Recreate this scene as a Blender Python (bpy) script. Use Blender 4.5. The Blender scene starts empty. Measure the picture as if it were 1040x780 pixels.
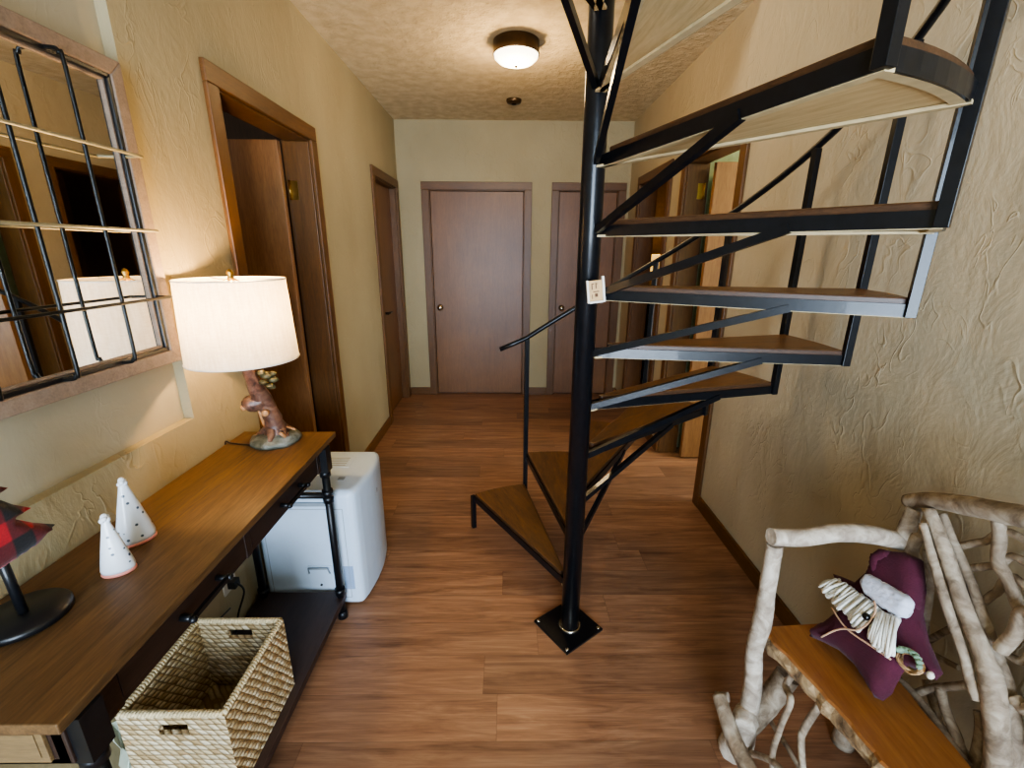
import bpy, bmesh, math, random
from mathutils import Vector, Matrix
from mathutils.geometry import delaunay_2d_cdt
R_ = random.Random(7)
PI = math.pi
scene = bpy.context.scene
COL = scene.collection

# ------------------------------------------------------------------ node helpers
def new_mat(name):
    m = bpy.data.materials.new(name); m.use_nodes = True
    t = m.node_tree; t.nodes.clear()
    out = t.nodes.new('ShaderNodeOutputMaterial')
    b = t.nodes.new('ShaderNodeBsdfPrincipled')
    t.links.new(b.outputs[0], out.inputs[0])
    return m, t, b, out

def put(t, sock, v):
    if isinstance(v, bpy.types.NodeSocket): t.links.new(v, sock)
    else:
        if sock.type == 'RGBA' and len(v) == 3: v = (*v, 1)
        sock.default_value = v

def nd(t, typ, ins=None, **props):
    n = t.nodes.new(typ)
    for k, v in props.items(): setattr(n, k, v)
    for k, v in (ins or {}).items(): put(t, n.inputs[k], v)
    return n

def math_(t, op, a, b=0.0, c=None, clamp=False):
    n = t.nodes.new('ShaderNodeMath'); n.operation = op; n.use_clamp = clamp
    put(t, n.inputs[0], a); put(t, n.inputs[1], b)
    if c is not None: put(t, n.inputs[2], c)
    return n.outputs[0]

def ramp(t, fac, stops, interp='LINEAR'):
    n = t.nodes.new('ShaderNodeValToRGB'); e = n.color_ramp.elements; n.color_ramp.interpolation = interp
    while len(e) < len(stops): e.new(.5)
    for i, (p, c) in enumerate(stops):
        e[i].position = p; e[i].color = (*c, 1) if len(c) == 3 else c
    put(t, n.inputs[0], fac); return n.outputs[0]

def mixc(t, fac, a, b, mode='MIX'):
    n = t.nodes.new('ShaderNodeMix'); n.data_type = 'RGBA'; n.blend_type = mode
    put(t, n.inputs[0], fac); put(t, n.inputs[6], a); put(t, n.inputs[7], b); return n.outputs[2]

def coord(t, scale=(1, 1, 1), rot=(0, 0, 0), loc=(0, 0, 0)):
    tc = t.nodes.new('ShaderNodeTexCoord')
    mp = nd(t, 'ShaderNodeMapping', {'Vector': tc.outputs['Object'], 'Scale': scale, 'Rotation': rot, 'Location': loc})
    return mp.outputs[0]

def noise(t, vec, scale, detail=3, rough=.5, dist=0.0, out=0):
    n = nd(t, 'ShaderNodeTexNoise', {'Vector': vec, 'Scale': scale, 'Detail': detail, 'Roughness': rough, 'Distortion': dist})
    return n.outputs[out]

def bump(t, b, h, strength=.5, dist=.01):
    n = nd(t, 'ShaderNodeBump', {'Height': h, 'Strength': strength, 'Distance': dist})
    t.links.new(n.outputs[0], b.inputs['Normal'])

def S(hexs):
    h = hexs.lstrip('#'); f = lambda v: v/12.92 if v <= .04045 else ((v+.055)/1.055)**2.4
    return tuple(f(int(h[i:i+2], 16)/255) for i in (0, 2, 4))

def plain(name, col, rough=.5, metal=0.0, var=.12, scale=30, bmp=0.0, spec=.5, coat=0.0):
    m, t, b, o = new_mat(name)
    v = coord(t)
    n = noise(t, v, scale, 4)
    dark = tuple(c*(1-var) for c in col); lite = tuple(min(1, c*(1+var)) for c in col)
    put(t, b.inputs['Base Color'], ramp(t, n, [(.3, dark), (.7, lite)]))
    put(t, b.inputs['Roughness'], rough); put(t, b.inputs['Metallic'], metal)
    put(t, b.inputs['Specular IOR Level'], spec); put(t, b.inputs['Coat Weight'], coat)
    if bmp: bump(t, b, n, bmp, .004)
    return m

def wood(name, c1, c2, grain=(1, 12, 12), scale=3.0, rough=.45, fine=.5, bmp=.15, spec=.5, blot=.25):
    """grain: mapping scale, the small component is the grain direction"""
    m, t, b, o = new_mat(name)
    v = coord(t, grain)
    wob = noise(t, v, scale, 3, .6, 1.5)
    f = noise(t, v, scale*9, 3, .6)
    big = noise(t, coord(t), 2.2, 2)
    k = math_(t, 'ADD', math_(t, 'MULTIPLY', wob, 1-fine), math_(t, 'MULTIPLY', f, fine))
    col = ramp(t, k, [(.32, c1), (.68, c2)])
    col = mixc(t, blot, col, ramp(t, big, [(.3, (.55, .5, .45)), (.7, (1.25, 1.25, 1.25))]), 'MULTIPLY')
    put(t, b.inputs['Base Color'], col)
    put(t, b.inputs['Roughness'], rough); put(t, b.inputs['Specular IOR Level'], spec)
    bump(t, b, k, bmp, .003)
    return m

def m_plaster(name, c, c2, strength=.55):
    m, t, b, o = new_mat(name)
    v = coord(t, (1, 1.15, .72))
    warp = noise(t, v, 2.6, 2, out=1)
    vv = nd(t, 'ShaderNodeVectorMath', {0: v, 1: nd(t, 'ShaderNodeVectorMath', {0: warp, 'Scale': .22}, operation='SCALE').outputs[0]}, operation='ADD').outputs[0]
    def ridge(sc, width, mlo, mhi, msc):
        n1 = noise(t, vv, sc, 2, .45, .8)
        d = math_(t, 'ABSOLUTE', math_(t, 'SUBTRACT', n1, .5))
        r = nd(t, 'ShaderNodeMapRange', {'Value': d, 'From Min': 0.0, 'From Max': width, 'To Min': 1.0, 'To Max': 0.0}).outputs[0]
        mk = nd(t, 'ShaderNodeMapRange', {'Value': noise(t, v, msc, 2), 'From Min': mlo, 'From Max': mhi}).outputs[0]
        return math_(t, 'MULTIPLY', r, mk)
    h = math_(t, 'ADD', ridge(12, .03, .5, .66, 6.0), math_(t, 'MULTIPLY', ridge(7, .022, .52, .64, 4.3), .7))
    lumps = noise(t, v, 9, 5, .62, .6)
    h = math_(t, 'ADD', math_(t, 'MULTIPLY', h, .34), math_(t, 'MULTIPLY', lumps, .9))
    h = math_(t, 'ADD', h, math_(t, 'MULTIPLY', noise(t, v, 55, 3), .16))
    put(t, b.inputs['Base Color'], ramp(t, noise(t, v, 1.7, 4), [(.3, c), (.7, c2)]))
    put(t, b.inputs['Roughness'], .62); put(t, b.inputs['Specular IOR Level'], .35)
    bump(t, b, h, strength, .012)
    return m

def m_ceiling():
    m, t, b, o = new_mat('ceiling_texture')
    v = coord(t)
    n = noise(t, v, 26, 4, .6)
    h = nd(t, 'ShaderNodeMapRange', {'Value': n, 'From Min': .46, 'From Max': .6}).outputs[0]
    h = math_(t, 'ADD', h, math_(t, 'MULTIPLY', noise(t, v, 90, 2), .4))
    put(t, b.inputs['Base Color'], ramp(t, noise(t, v, 14, 4), [(.35, S('#c4b08a')), (.65, S('#d8c6a0'))]))
    put(t, b.inputs['Roughness'], .9)
    bump(t, b, h, .5, .006)
    return m

def m_floor():
    m, t, b, o = new_mat('vinyl_plank_floor')
    v = coord(t)
    sx = nd(t, 'ShaderNodeSeparateXYZ', {0: v})
    W, L = .149, 1.22
    ry = math_(t, 'DIVIDE', math_(t, 'ADD', sx.outputs[1], .062), W)
    row = math_(t, 'FLOOR', ry)
    off = nd(t, 'ShaderNodeTexWhiteNoise', {'W': math_(t, 'ADD', row, 3.7)}, noise_dimensions='1D').outputs[0]
    rx = math_(t, 'ADD', math_(t, 'DIVIDE', sx.outputs[0], L), math_(t, 'MULTIPLY', off, 5.0))
    colm = math_(t, 'FLOOR', rx)
    idv = nd(t, 'ShaderNodeCombineXYZ', {0: row, 1: colm}).outputs[0]
    rnd = nd(t, 'ShaderNodeTexWhiteNoise', {'Vector': idv}, noise_dimensions='3D')
    shift = nd(t, 'ShaderNodeVectorMath', {0: rnd.outputs['Color'], 'Scale': 9.0}, operation='SCALE').outputs[0]
    gv = nd(t, 'ShaderNodeVectorMath', {0: v, 1: shift}, operation='ADD').outputs[0]
    gm = nd(t, 'ShaderNodeMapping', {'Vector': gv, 'Scale': (1.6, 17, 1)}).outputs[0]
    g1 = noise(t, gm, 1.6, 5, .62, 1.1)
    g2 = noise(t, nd(t, 'ShaderNodeMapping', {'Vector': gv, 'Scale': (3, 90, 1)}).outputs[0], 2.5, 3, .6)
    k = math_(t, 'ADD', math_(t, 'MULTIPLY', g1, .7), math_(t, 'MULTIPLY', g2, .3))
    col = ramp(t, k, [(.3, S('#664835')), (.5, S('#906a50')), (.7, S('#ad886a'))])
    tone = ramp(t, rnd.outputs['Value'], [(0, (.72, .72, .74)), (1, (1.16, 1.12, 1.08))])
    col = mixc(t, 1.0, col, tone, 'MULTIPLY')
    fy = math_(t, 'FRACT', ry); fx = math_(t, 'FRACT', rx)
    ey = math_(t, 'MINIMUM', fy, math_(t, 'SUBTRACT', 1.0, fy))
    ex = math_(t, 'MULTIPLY', math_(t, 'MINIMUM', fx, math_(t, 'SUBTRACT', 1.0, fx)), L/W)
    e = math_(t, 'MINIMUM', ex, ey)
    seam = nd(t, 'ShaderNodeMapRange', {'Value': e, 'From Min': .0, 'From Max': .010}).outputs[0]
    col = mixc(t, seam, mixc(t, .5, col, S('#3d2418')), col)
    put(t, b.inputs['Base Color'], col)
    put(t, b.inputs['Roughness'], math_(t, 'ADD', .34, math_(t, 'MULTIPLY', g2, .16)))
    put(t, b.inputs['Specular IOR Level'], .45)
    bump(t, b, math_(t, 'ADD', seam, math_(t, 'MULTIPLY', k, .25)), .25, .002)
    return m

def m_bark(name, c1, c2, c3, rough=.75):
    m, t, b, o = new_mat(name)
    v = coord(t)
    n = noise(t, v, 26, 5, .6, .8); n2 = noise(t, v, 120, 3); n3 = noise(t, v, 7, 2)
    col = ramp(t, n, [(.33, c1), (.5, c2), (.66, c3)])
    col = mixc(t, .35, col, ramp(t, n3, [(.3, (.55, .52, .48)), (.7, (1.2, 1.2, 1.2))]), 'MULTIPLY')
    put(t, b.inputs['Base Color'], col); put(t, b.inputs['Roughness'], rough)
    bump(t, b, math_(t, 'ADD', n, math_(t, 'MULTIPLY', n2, .5)), .5, .004)
    return m

def m_weave():
    m, t, b, o = new_mat('seagrass_weave')
    v = coord(t)
    s = nd(t, 'ShaderNodeSeparateXYZ', {0: v})
    u = math_(t, 'ADD', s.outputs[0], s.outputs[1])
    uv = nd(t, 'ShaderNodeCombineXYZ', {0: u, 1: s.outputs[2]}).outputs[0]
    w = noise(t, v, 18, 2, out=1)
    uv = nd(t, 'ShaderNodeVectorMath', {0: uv, 1: nd(t, 'ShaderNodeVectorMath', {0: w, 'Scale': .012}, operation='SCALE').outputs[0]}, operation='ADD').outputs[0]
    s2 = nd(t, 'ShaderNodeSeparateXYZ', {0: uv})
    rz = math_(t, 'DIVIDE', s2.outputs[1], .0165)
    row = math_(t, 'FLOOR', rz); fz = math_(t, 'FRACT', rz)
    par = math_(t, 'MULTIPLY', math_(t, 'MODULO', row, 2.0), .5)
    slant = math_(t, 'MULTIPLY', math_(t, 'SUBTRACT', fz, .5), .6)
    ru = math_(t, 'ADD', math_(t, 'ADD', math_(t, 'DIVIDE', s2.outputs[0], .021), par), slant)
    fu = math_(t, 'FRACT', ru)
    hz = math_(t, 'SINE', math_(t, 'MULTIPLY', fz, PI)); hu = math_(t, 'SINE', math_(t, 'MULTIPLY', fu, PI))
    h = math_(t, 'POWER', math_(t, 'MULTIPLY', hz, hu), .6)
    idn = nd(t, 'ShaderNodeTexWhiteNoise', {'Vector': nd(t, 'ShaderNodeCombineXYZ', {0: row, 1: math_(t, 'FLOOR', ru)}).outputs[0]}, noise_dimensions='3D').outputs[0]
    fib = noise(t, v, 160, 2)
    base = ramp(t, idn, [(0, S('#b09468')), (.5, S('#d2bc92')), (1, S('#e6d6b4'))])
    col = mixc(t, nd(t, 'ShaderNodeMapRange', {'Value': h, 'From Min': .1, 'From Max': .6}).outputs[0], S('#94784e'), base)
    col = mixc(t, .3, col, ramp(t, fib, [(.3, (.6, .55, .5)), (.7, (1.2, 1.2, 1.2))]), 'MULTIPLY')
    put(t, b.inputs['Base Color'], col); put(t, b.inputs['Roughness'], .7)
    bump(t, b, math_(t, 'ADD', h, math_(t, 'MULTIPLY', fib, .2)), 1.0, .006)
    return m

def m_plaid():
    m, t, b, o = new_mat('red_black_plaid')
    v = coord(t)
    s = nd(t, 'ShaderNodeSeparateXYZ', {0: v})
    def band(sock, per, ph):
        f = math_(t, 'FRACT', math_(t, 'ADD', math_(t, 'DIVIDE', sock, per), ph))
        return nd(t, 'ShaderNodeMapRange', {'Value': math_(t, 'ABSOLUTE', math_(t, 'SUBTRACT', f, .5)), 'From Min': .22, 'From Max': .27}).outputs[0]
    a = band(s.outputs[1], .072, .2); c = band(s.outputs[2], .072, .45)
    k = math_(t, 'MULTIPLY', math_(t, 'ADD', a, c), .5)
    tw = noise(t, v, 300, 2)
    col = ramp(t, k, [(0, S('#0d0a10')), (.5, S('#611017')), (1, S('#b3121e'))])
    col = mixc(t, .35, col, ramp(t, tw, [(.3, (.5, .5, .5)), (.7, (1.3, 1.3, 1.3))]), 'MULTIPLY')
    put(t, b.inputs['Base Color'], col); put(t, b.inputs['Roughness'], .95)
    put(t, b.inputs['Sheen Weight'], .15)
    bump(t, b, tw, .3, .002)
    return m

def m_dots():
    m, t, b, o = new_mat('white_ceramic_blue_dots')
    v = coord(t)
    vo = nd(t, 'ShaderNodeTexVoronoi', {'Vector': v, 'Scale': 62.0, 'Randomness': .55})
    k = nd(t, 'ShaderNodeMapRange', {'Value': vo.outputs['Distance'], 'From Min': .17, 'From Max': .22}).outputs[0]
    put(t, b.inputs['Base Color'], mixc(t, k, S('#55606e'), S('#dfe4ea')))
    put(t, b.inputs['Roughness'], .25)
    return m

def m_fabric(name, c, sheen=.4, rough=.9, sc=220):
    m, t, b, o = new_mat(name)
    v = coord(t)
    n = noise(t, v, sc, 3); n2 = noise(t, v, 14, 3)
    col = ramp(t, n2, [(.3, tuple(x*.75 for x in c)), (.7, tuple(min(1, x*1.2) for x in c))])
    put(t, b.inputs['Base Color'], col); put(t, b.inputs['Roughness'], rough); put(t, b.inputs['Sheen Weight'], sheen)
    bump(t, b, math_(t, 'ADD', n, math_(t, 'MULTIPLY', n2, 1.5)), .4, .003)
    return m

def m_emit(name, col, strength):
    m, t, b, o = new_mat(name)
    n = noise(t, coord(t), 8, 2)
    put(t, b.inputs['Base Color'], (.8, .78, .7)); put(t, b.inputs['Roughness'], .3)
    put(t, b.inputs['Emission Color'], ramp(t, n, [(.2, tuple(c*.92 for c in col)), (.8, col)])); put(t, b.inputs['Emission Strength'], strength)
    return m

def m_shade():
    m, t, b, o = new_mat('linen_lamp_shade')
    v = coord(t, (1, 1, .12))
    n = noise(t, v, 150, 3)
    v2 = coord(t, (.2, .2, 1)); n2 = noise(t, v2, 300, 2)
    col = ramp(t, math_(t, 'ADD', math_(t, 'MULTIPLY', n, .6), math_(t, 'MULTIPLY', n2, .4)), [(.3, S('#d9cdb8')), (.7, S('#f3ecde'))])
    d = nd(t, 'ShaderNodeBsdfDiffuse', {'Color': col}); tr = nd(t, 'ShaderNodeBsdfTranslucent', {'Color': col})
    mx = nd(t, 'ShaderNodeMixShader', {0: .33, 1: d.outputs[0], 2: tr.outputs[0]})
    t.links.new(mx.outputs[0], o.inputs[0])
    return m

M = {}
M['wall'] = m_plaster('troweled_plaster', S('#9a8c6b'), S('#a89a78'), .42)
M['wallr'] = m_plaster('troweled_plaster_daylit', S('#aea186'), S('#bcaf94'), .42)  # copy of the wall plaster with daylight put into its colour: lighter, greyer
M['niche'] = m_plaster('smooth_niche_plaster', S('#a1967a'), S('#ada288'), .12)
M['ceiling'] = m_ceiling()
M['floor'] = m_floor()
M['trim'] = wood('oak_trim_vertical', S('#4f3417'), S('#714b23'), (14, 14, 1), 3, .42)
M['trimh'] = wood('oak_trim_across', S('#4f3417'), S('#714b23'), (1.2, 1.2, 14), 3, .42)
M['door'] = wood('lauan_door', S('#674323'), S('#815831'), (12, 12, .9), 3, .4, .55, .06, .5, .4)
M['leaf'] = wood('oak_door_leaf', S('#7d5737'), S('#a3774c'), (10, 10, .8), 3, .42, .5, .08)
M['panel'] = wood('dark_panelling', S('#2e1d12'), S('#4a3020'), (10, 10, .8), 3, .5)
M['green'] = plain('sage_green_paint', S('#9aa88a'), .8)
M['roomwall'] = plain('beige_paint', S('#b09a72'), .8)
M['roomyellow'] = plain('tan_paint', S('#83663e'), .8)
M['iron'] = plain('black_iron', S('#0f1115'), .3, .0, .3, 60, .05, .32, .12)
M['ironwire'] = plain('dark_wire', S('#20201f'), .35, .6, .2)
M['litwire'] = plain('lit_wire', S('#8f8668'), .4, .2, .1)  # upper cross wires only; their lit highlight is put into a paler colour
M['brass'] = plain('brass', S('#b08d4a'), .3, 1.0)
M['nickel'] = plain('nickel', S('#b9b2a6'), .25, 1.0)
M['bronze'] = plain('bronze_metal', S('#5d4a34'), .4, .8)
M['dark_handle'] = plain('dark_bronze', S('#241a14'), .35, .7)
M['tread'] = wood('stained_tread_top', S('#49331f'), S('#80582f'), (1, 8, 8), 4, .4, .4, .2, .5, .4)
M['treadside'] = wood('stained_tread_edge', S('#2e1c0f'), S('#533721'), (1, 8, 8), 4, .45)
M['cream'] = plain('cream_flange', S('#c8b48a'), .6)  # flange strips cream, unlike the black iron frame
M['treadb'] = wood('bare_pine_underside', S('#b79a6a'), S('#d8bf8e'), (1, 8, 8), 4, .6, .35, .1)
M['oak'] = wood('oak_veneer', S('#44321f'), S('#715536'), (14, 1, 14), 2.2, .5, .42, .12, .35, .2)
M['oakedge'] = wood('oak_edge', S('#8a6238'), S('#b78b57'), (1, 1, 8), 4, .5)
M['endbeige'] = wood('unfinished_end_panel', S('#5f4c32'), S('#7d6541'), (1, 8, 8), 4, .6)
M['espresso'] = wood('espresso_wood', S('#22150e'), S('#35231a'), (10, 1, 10), 3, .5)
M['espressotop'] = wood('espresso_shelf', S('#2f1f1a'), S('#41302a'), (10, 1, 10), 3, .5)
M['pipe'] = plain('black_pipe', S('#17181b'), .38, .3, .2)
M['weave'] = m_weave()
M['rimweave'] = plain('seagrass_rim', S('#d6c298'), .7, 0, .3, 140, .5)
M['bag'] = plain('pale_plastic', S('#b9c2b0'), .3, 0, .1)
M['acwhite'] = plain('white_plastic', S('#c3d3e3'), .38, 0, .02)  # white plastic with the blue of daylight tinted into its base colour
M['acgrey'] = plain('grey_plastic', S('#8e979e'), .45, 0, .05)
M['acdark'] = plain('dark_plastic', S('#2a2d31'), .5, 0, .05)  # plain dark grey plastic for underframe, screw and socket
M['aclabel'] = plain('sticker', S('#8fa3bd'), .4, 0, .25, 400)
M['shade'] = m_shade()
M['resin'] = m_bark('painted_trunk', S('#35221b'), S('#6b4a3c'), S('#8a6853'), .4)
M['resinlight'] = plain('cut_wood_resin', S('#c08a5c'), .5, 0, .2, 90)
M['moss'] = m_bark('painted_moss', S('#3c3f31'), S('#63665a'), S('#8a8d88'), .45)
M['leafgreen'] = m_bark('painted_leaves', S('#2c2818'), S('#454026'), S('#635c3c'), .5)
M['cord'] = plain('brown_cord', S('#2c1f16'), .5)
M['blackcord'] = plain('black_cord', S('#121212'), .5)
M['plaid'] = m_plaid()
M['black'] = plain('black_paint', S('#141518'), .35, 0, .15)
M['dots'] = m_dots()
M['pink'] = plain('pink_glaze', S('#e08f80'), .3, 0, .06)
M['ceramic'] = plain('white_glaze', S('#dfe3e8'), .25, 0, .03)
M['frame'] = wood('weathered_frame', S('#766252'), S('#9b8774'), (3, 3, 3), 8, .6, .5, .25)
M['mirrorglass'] = plain('mirror_silver', (.86, .86, .84), .015, 1.0, .0)
M['twig'] = m_bark('grey_driftwood', S('#6f5e4c'), S('#958470'), S('#b3a591'))
M['twigpale'] = m_bark('pale_peeled_branch', S('#8b7c6d'), S('#ad9f8e'), S('#c8bdad'))
M['seat'] = wood('honey_seat', S('#7c4b27'), S('#9d6a3c'), (9, 1, 9), 2.5, .32, .35, .06, .5, .2)
M['livebark'] = m_bark('live_edge_bark', S('#4f3c2a'), S('#8f7657'), S('#bfa67f'))
M['burgundy'] = m_fabric('burgundy_felt', S('#480f26'), .06)
M['fleece'] = m_fabric('white_fleece', S('#ccd1e2'), .5, .95, 120)
M['yarn'] = m_fabric('white_yarn', S('#e6e4da'), .2, .95, 260)
M['twine'] = plain('tan_twine', S('#c7a183'), .8, 0, .2, 200)
M['ribbon'] = m_fabric('sage_ribbon', S('#7d9a80'), .2)
M['ring'] = m_bark('vine_ring', S('#5f4630'), S('#9a7650'), S('#c9a67a'))
M['bead'] = plain('black_bead', S('#0a0a0a'), .2)
M['pearl'] = plain('cream_bead', S('#d9d2c4'), .35)
M['plaque'] = plain('birch_ply', S('#c79f68'), .55, 0, .15, 60)
M['plaqueframe'] = plain('white_painted_wood', S('#e4ddd0'), .5, 0, .04)
M['ink'] = plain('burnt_mark', S('#5b3a1e'), .7)
M['dome'] = m_emit('lit_frosted_glass', (1.0, .86, .62), 7.0)
M['bulb'] = m_emit('lit_bulb', (1.0, .72, .36), 14.0)
M['lampglow'] = m_emit('lit_bedside_shade', (1.0, .58, .13), 1.8)
M['outlet'] = plain('ivory_plastic', S('#d8d2c2'), .4, 0, .03)
M['darkwood'] = wood('dark_dresser', S('#120c09'), S('#24170f'), (8, 8, 1), 3, .5)
M['glassclear'] = plain('window_glass', (.9, .95, 1), .02)
m, t, b, o = new_mat('window_pane'); g = nd(t, 'ShaderNodeBsdfTransparent', {'Color': (.95, .97, 1, 1)}); gl = nd(t, 'ShaderNodeBsdfGlossy', {'Roughness': .02})
fr = nd(t, 'ShaderNodeFresnel', {'IOR': 1.3}); mx = nd(t, 'ShaderNodeMixShader', {0: fr.outputs[0], 1: g.outputs[0], 2: gl.outputs[0]}); t.links.new(mx.outputs[0], o.inputs[0]); M['pane'] = m

# ------------------------------------------------------------------ mesh helpers
def BM(): return bmesh.new()

def box(bm, lo, hi, mi=0, rot=None, piv=None):
    vs = [bm.verts.new((x, y, z)) for x in (lo[0], hi[0]) for y in (lo[1], hi[1]) for z in (lo[2], hi[2])]
    q = [(0, 1, 3, 2), (4, 6, 7, 5), (0, 4, 5, 1), (2, 3, 7, 6), (0, 2, 6, 4), (1, 5, 7, 3)]
    for f in q:
        fc = bm.faces.new([vs[i] for i in f]); fc.material_index = mi
    if rot is not None:
        p = Vector(piv) if piv is not None else (Vector(lo)+Vector(hi))/2
        bmesh.ops.rotate(bm, verts=vs, cent=p, matrix=rot)
    return vs

def prism(bm, poly, z0, z1, mi=0, mtop=None, mbot=None, axis='z'):
    def V(p, z): return {'z': (p[0], p[1], z), 'y': (p[0], z, p[1]), 'x': (z, p[0], p[1])}[axis]
    a = [bm.verts.new(V(p, z0)) for p in poly]; b = [bm.verts.new(V(p, z1)) for p in poly]
    n = len(poly)
    for i in range(n):
        f = bm.faces.new((a[i], a[(i+1) % n], b[(i+1) % n], b[i])); f.material_index = mi
    f = bm.faces.new(b); f.material_index = mi if mtop is None else mtop
    f = bm.faces.new(a[::-1]); f.material_index = mi if mbot is None else mbot
    bmesh.ops.recalc_face_normals(bm, faces=bm.faces[:])

def frames(pts):
    T = []
    for i in range(len(pts)):
        d = pts[min(i+1, len(pts)-1)]-pts[max(i-1, 0)]
        T.append(d.normalized() if d.length > 1e-9 else Vector((0, 0, 1)))
    up = Vector((0, 0, 1)) if abs(T[0].z) < .9 else Vector((1, 0, 0))
    n = T[0].cross(up).normalized(); out = []
    for t in T:
        n = (n-t*n.dot(t)).normalized(); out.append((t, n, t.cross(n)))
    return out

def smooth_path(pts, sub=6):
    P_ = [Vector(p) for p in pts]
    if len(P_) < 3: 
        return [P_[0].lerp(P_[-1], i/sub) for i in range(sub+1)]
    out = []
    for i in range(len(P_)-1):
        p0 = P_[max(i-1, 0)]; p1 = P_[i]; p2 = P_[i+1]; p3 = P_[min(i+2, len(P_)-1)]
        for k in range(sub):
            u = k/sub
            out.append(.5*((2*p1)+(p2-p0)*u+(2*p0-5*p1+4*p2-p3)*u*u+(3*p1-p0-3*p2+p3)*u**3))
    out.append(P_[-1]); return out

def tube(bm, pts, r, seg=8, mi=0, mcap=None, knob=0.0, sub=0, ends=True):
    P_ = smooth_path(pts, sub) if sub else [Vector(p) for p in pts]
    n = len(P_); F = frames(P_); rings = []
    for i, p in enumerate(P_):
        rr = r if not isinstance(r, (list, tuple)) else None
        if rr is None:
            u = i/(n-1)*(len(r)-1); k = min(int(u), len(r)-2); rr = r[k]+(r[k+1]-r[k])*(u-k)
        t_, a, b_ = F[i]; ring = []
        for s in range(seg):
            th = 2*PI*s/seg
            q = rr*(1+(R_.uniform(-knob, knob) if knob else 0))
            ring.append(bm.verts.new(p+a*(math.cos(th)*q)+b_*(math.sin(th)*q)))
        rings.append(ring)
    for i in range(n-1):
        for s in range(seg):
            f = bm.faces.new((rings[i][s], rings[i][(s+1) % seg], rings[i+1][(s+1) % seg], rings[i+1][s])); f.material_index = mi; f.smooth = seg > 4
    if ends:
        for rg, fl in ((rings[0], 1), (rings[-1], 0)):
            f = bm.faces.new(rg[::-1] if fl else rg); f.material_index = mi if mcap is None else mcap

def bar(bm, p0, p1, w, h, mi=0):
    """square section bar from p0 to p1, w across, h upright"""
    p0 = Vector(p0); p1 = Vector(p1); d = (p1-p0).normalized()
    side = d.cross(Vector((0, 0, 1)))
    side = Vector((1, 0, 0)) if side.length < 1e-4 else side.normalized()
    up = side.cross(d).normalized()
    c = []
    for p in (p0, p1):
        c.append([bm.verts.new(p+side*(sx*w/2)+up*(sy*h/2)) for sx, sy in ((-1, -1), (1, -1), (1, 1), (-1, 1))])
    for i in range(4):
        f = bm.faces.new((c[0][i], c[0][(i+1) % 4], c[1][(i+1) % 4], c[1][i])); f.material_index = mi
    bm.faces.new(c[0][::-1]).material_index = mi; bm.faces.new(c[1]).material_index = mi
    bmesh.ops.recalc_face_normals(bm, faces=bm.faces[:])

def lathe(bm, prof, c, seg=32, mi=0, cap=True, smooth=True):
    rings = []
    for r, z in prof:
        rings.append([bm.verts.new((c[0]+r*math.cos(2*PI*s/seg), c[1]+r*math.sin(2*PI*s/seg), c[2]+z)) for s in range(seg)])
    for i in range(len(rings)-1):
        for s in range(seg):
            f = bm.faces.new((rings[i][s], rings[i][(s+1) % seg], rings[i+1][(s+1) % seg], rings[i+1][s])); f.material_index = mi; f.smooth = smooth
    if cap:
        bm.faces.new(rings[0][::-1]).material_index = mi; bm.faces.new(rings[-1]).material_index = mi

def ball(bm, c, r, sc=(1, 1, 1), seg=14, mi=0, jit=0.0):
    g = bmesh.ops.create_uvsphere(bm, u_segments=seg, v_segments=max(6, seg//2+2), radius=1.0)
    for v in g['verts']:
        k = 1+(R_.uniform(-jit, jit) if jit else 0)
        v.co = Vector((c[0]+v.co.x*r*sc[0]*k, c[1]+v.co.y*r*sc[1]*k, c[2]+v.co.z*r*sc[2]*k))
    for f in {f for v in g['verts'] for f in v.link_faces}: f.material_index = mi; f.smooth = True

BASE = {}
def wloc(o):
    return BASE.get(o.name, Vector((0, 0, 0)))

def obj(name, bm, mats, parent=None, bevel=0.0, seg=2, smooth=False, local=False, sub=0):
    """link one mesh; coordinates are world coordinates unless local"""
    base = wloc(parent) if parent is not None else Vector((0, 0, 0))
    me = bpy.data.meshes.new(name)
    if not local and base.length > 0: bmesh.ops.translate(bm, verts=bm.verts[:], vec=-base)
    if smooth:
        for f in bm.faces: f.smooth = True
    bm.to_mesh(me); bm.free()
    for m_ in (mats if isinstance(mats, (list, tuple)) else [mats]): me.materials.append(M[m_])
    o = bpy.data.objects.new(name, me); COL.objects.link(o)
    if parent is not None: o.parent = parent
    BASE[o.name] = base
    if bevel:
        md = o.modifiers.new('bevel', 'BEVEL'); md.width = bevel; md.segments = seg; md.limit_method = 'ANGLE'; md.angle_limit = math.radians(40)
    if sub:
        md = o.modifiers.new('subd', 'SUBSURF'); md.levels = sub; md.render_levels = sub
    return o

def thing(name, label, cat, loc, group=None):
    o = bpy.data.objects.new(name, None); COL.objects.link(o); o.location = loc; o.empty_display_size = .1
    o['label'] = label; o['category'] = cat
    if group: o['group'] = group
    BASE[o.name] = Vector(loc); return o

def tag(o, label, cat, group=None):
    o['label'] = label; o['category'] = cat
    if group: o['group'] = group
    return o

def struct(name, bm, mats, parent=None, **k):
    o = obj(name, bm, mats, parent, **k)
    if parent is None: o['kind'] = 'structure'
    return o

# ------------------------------------------------------------------ room shell
XL, XR, YB, YF, CZ = -.989, 1.106, 4.369, -2.4, 2.495
T = .12                                        # wall thickness
DT = 1.945                                     # door opening height
CW = .066                                      # casing width

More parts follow.
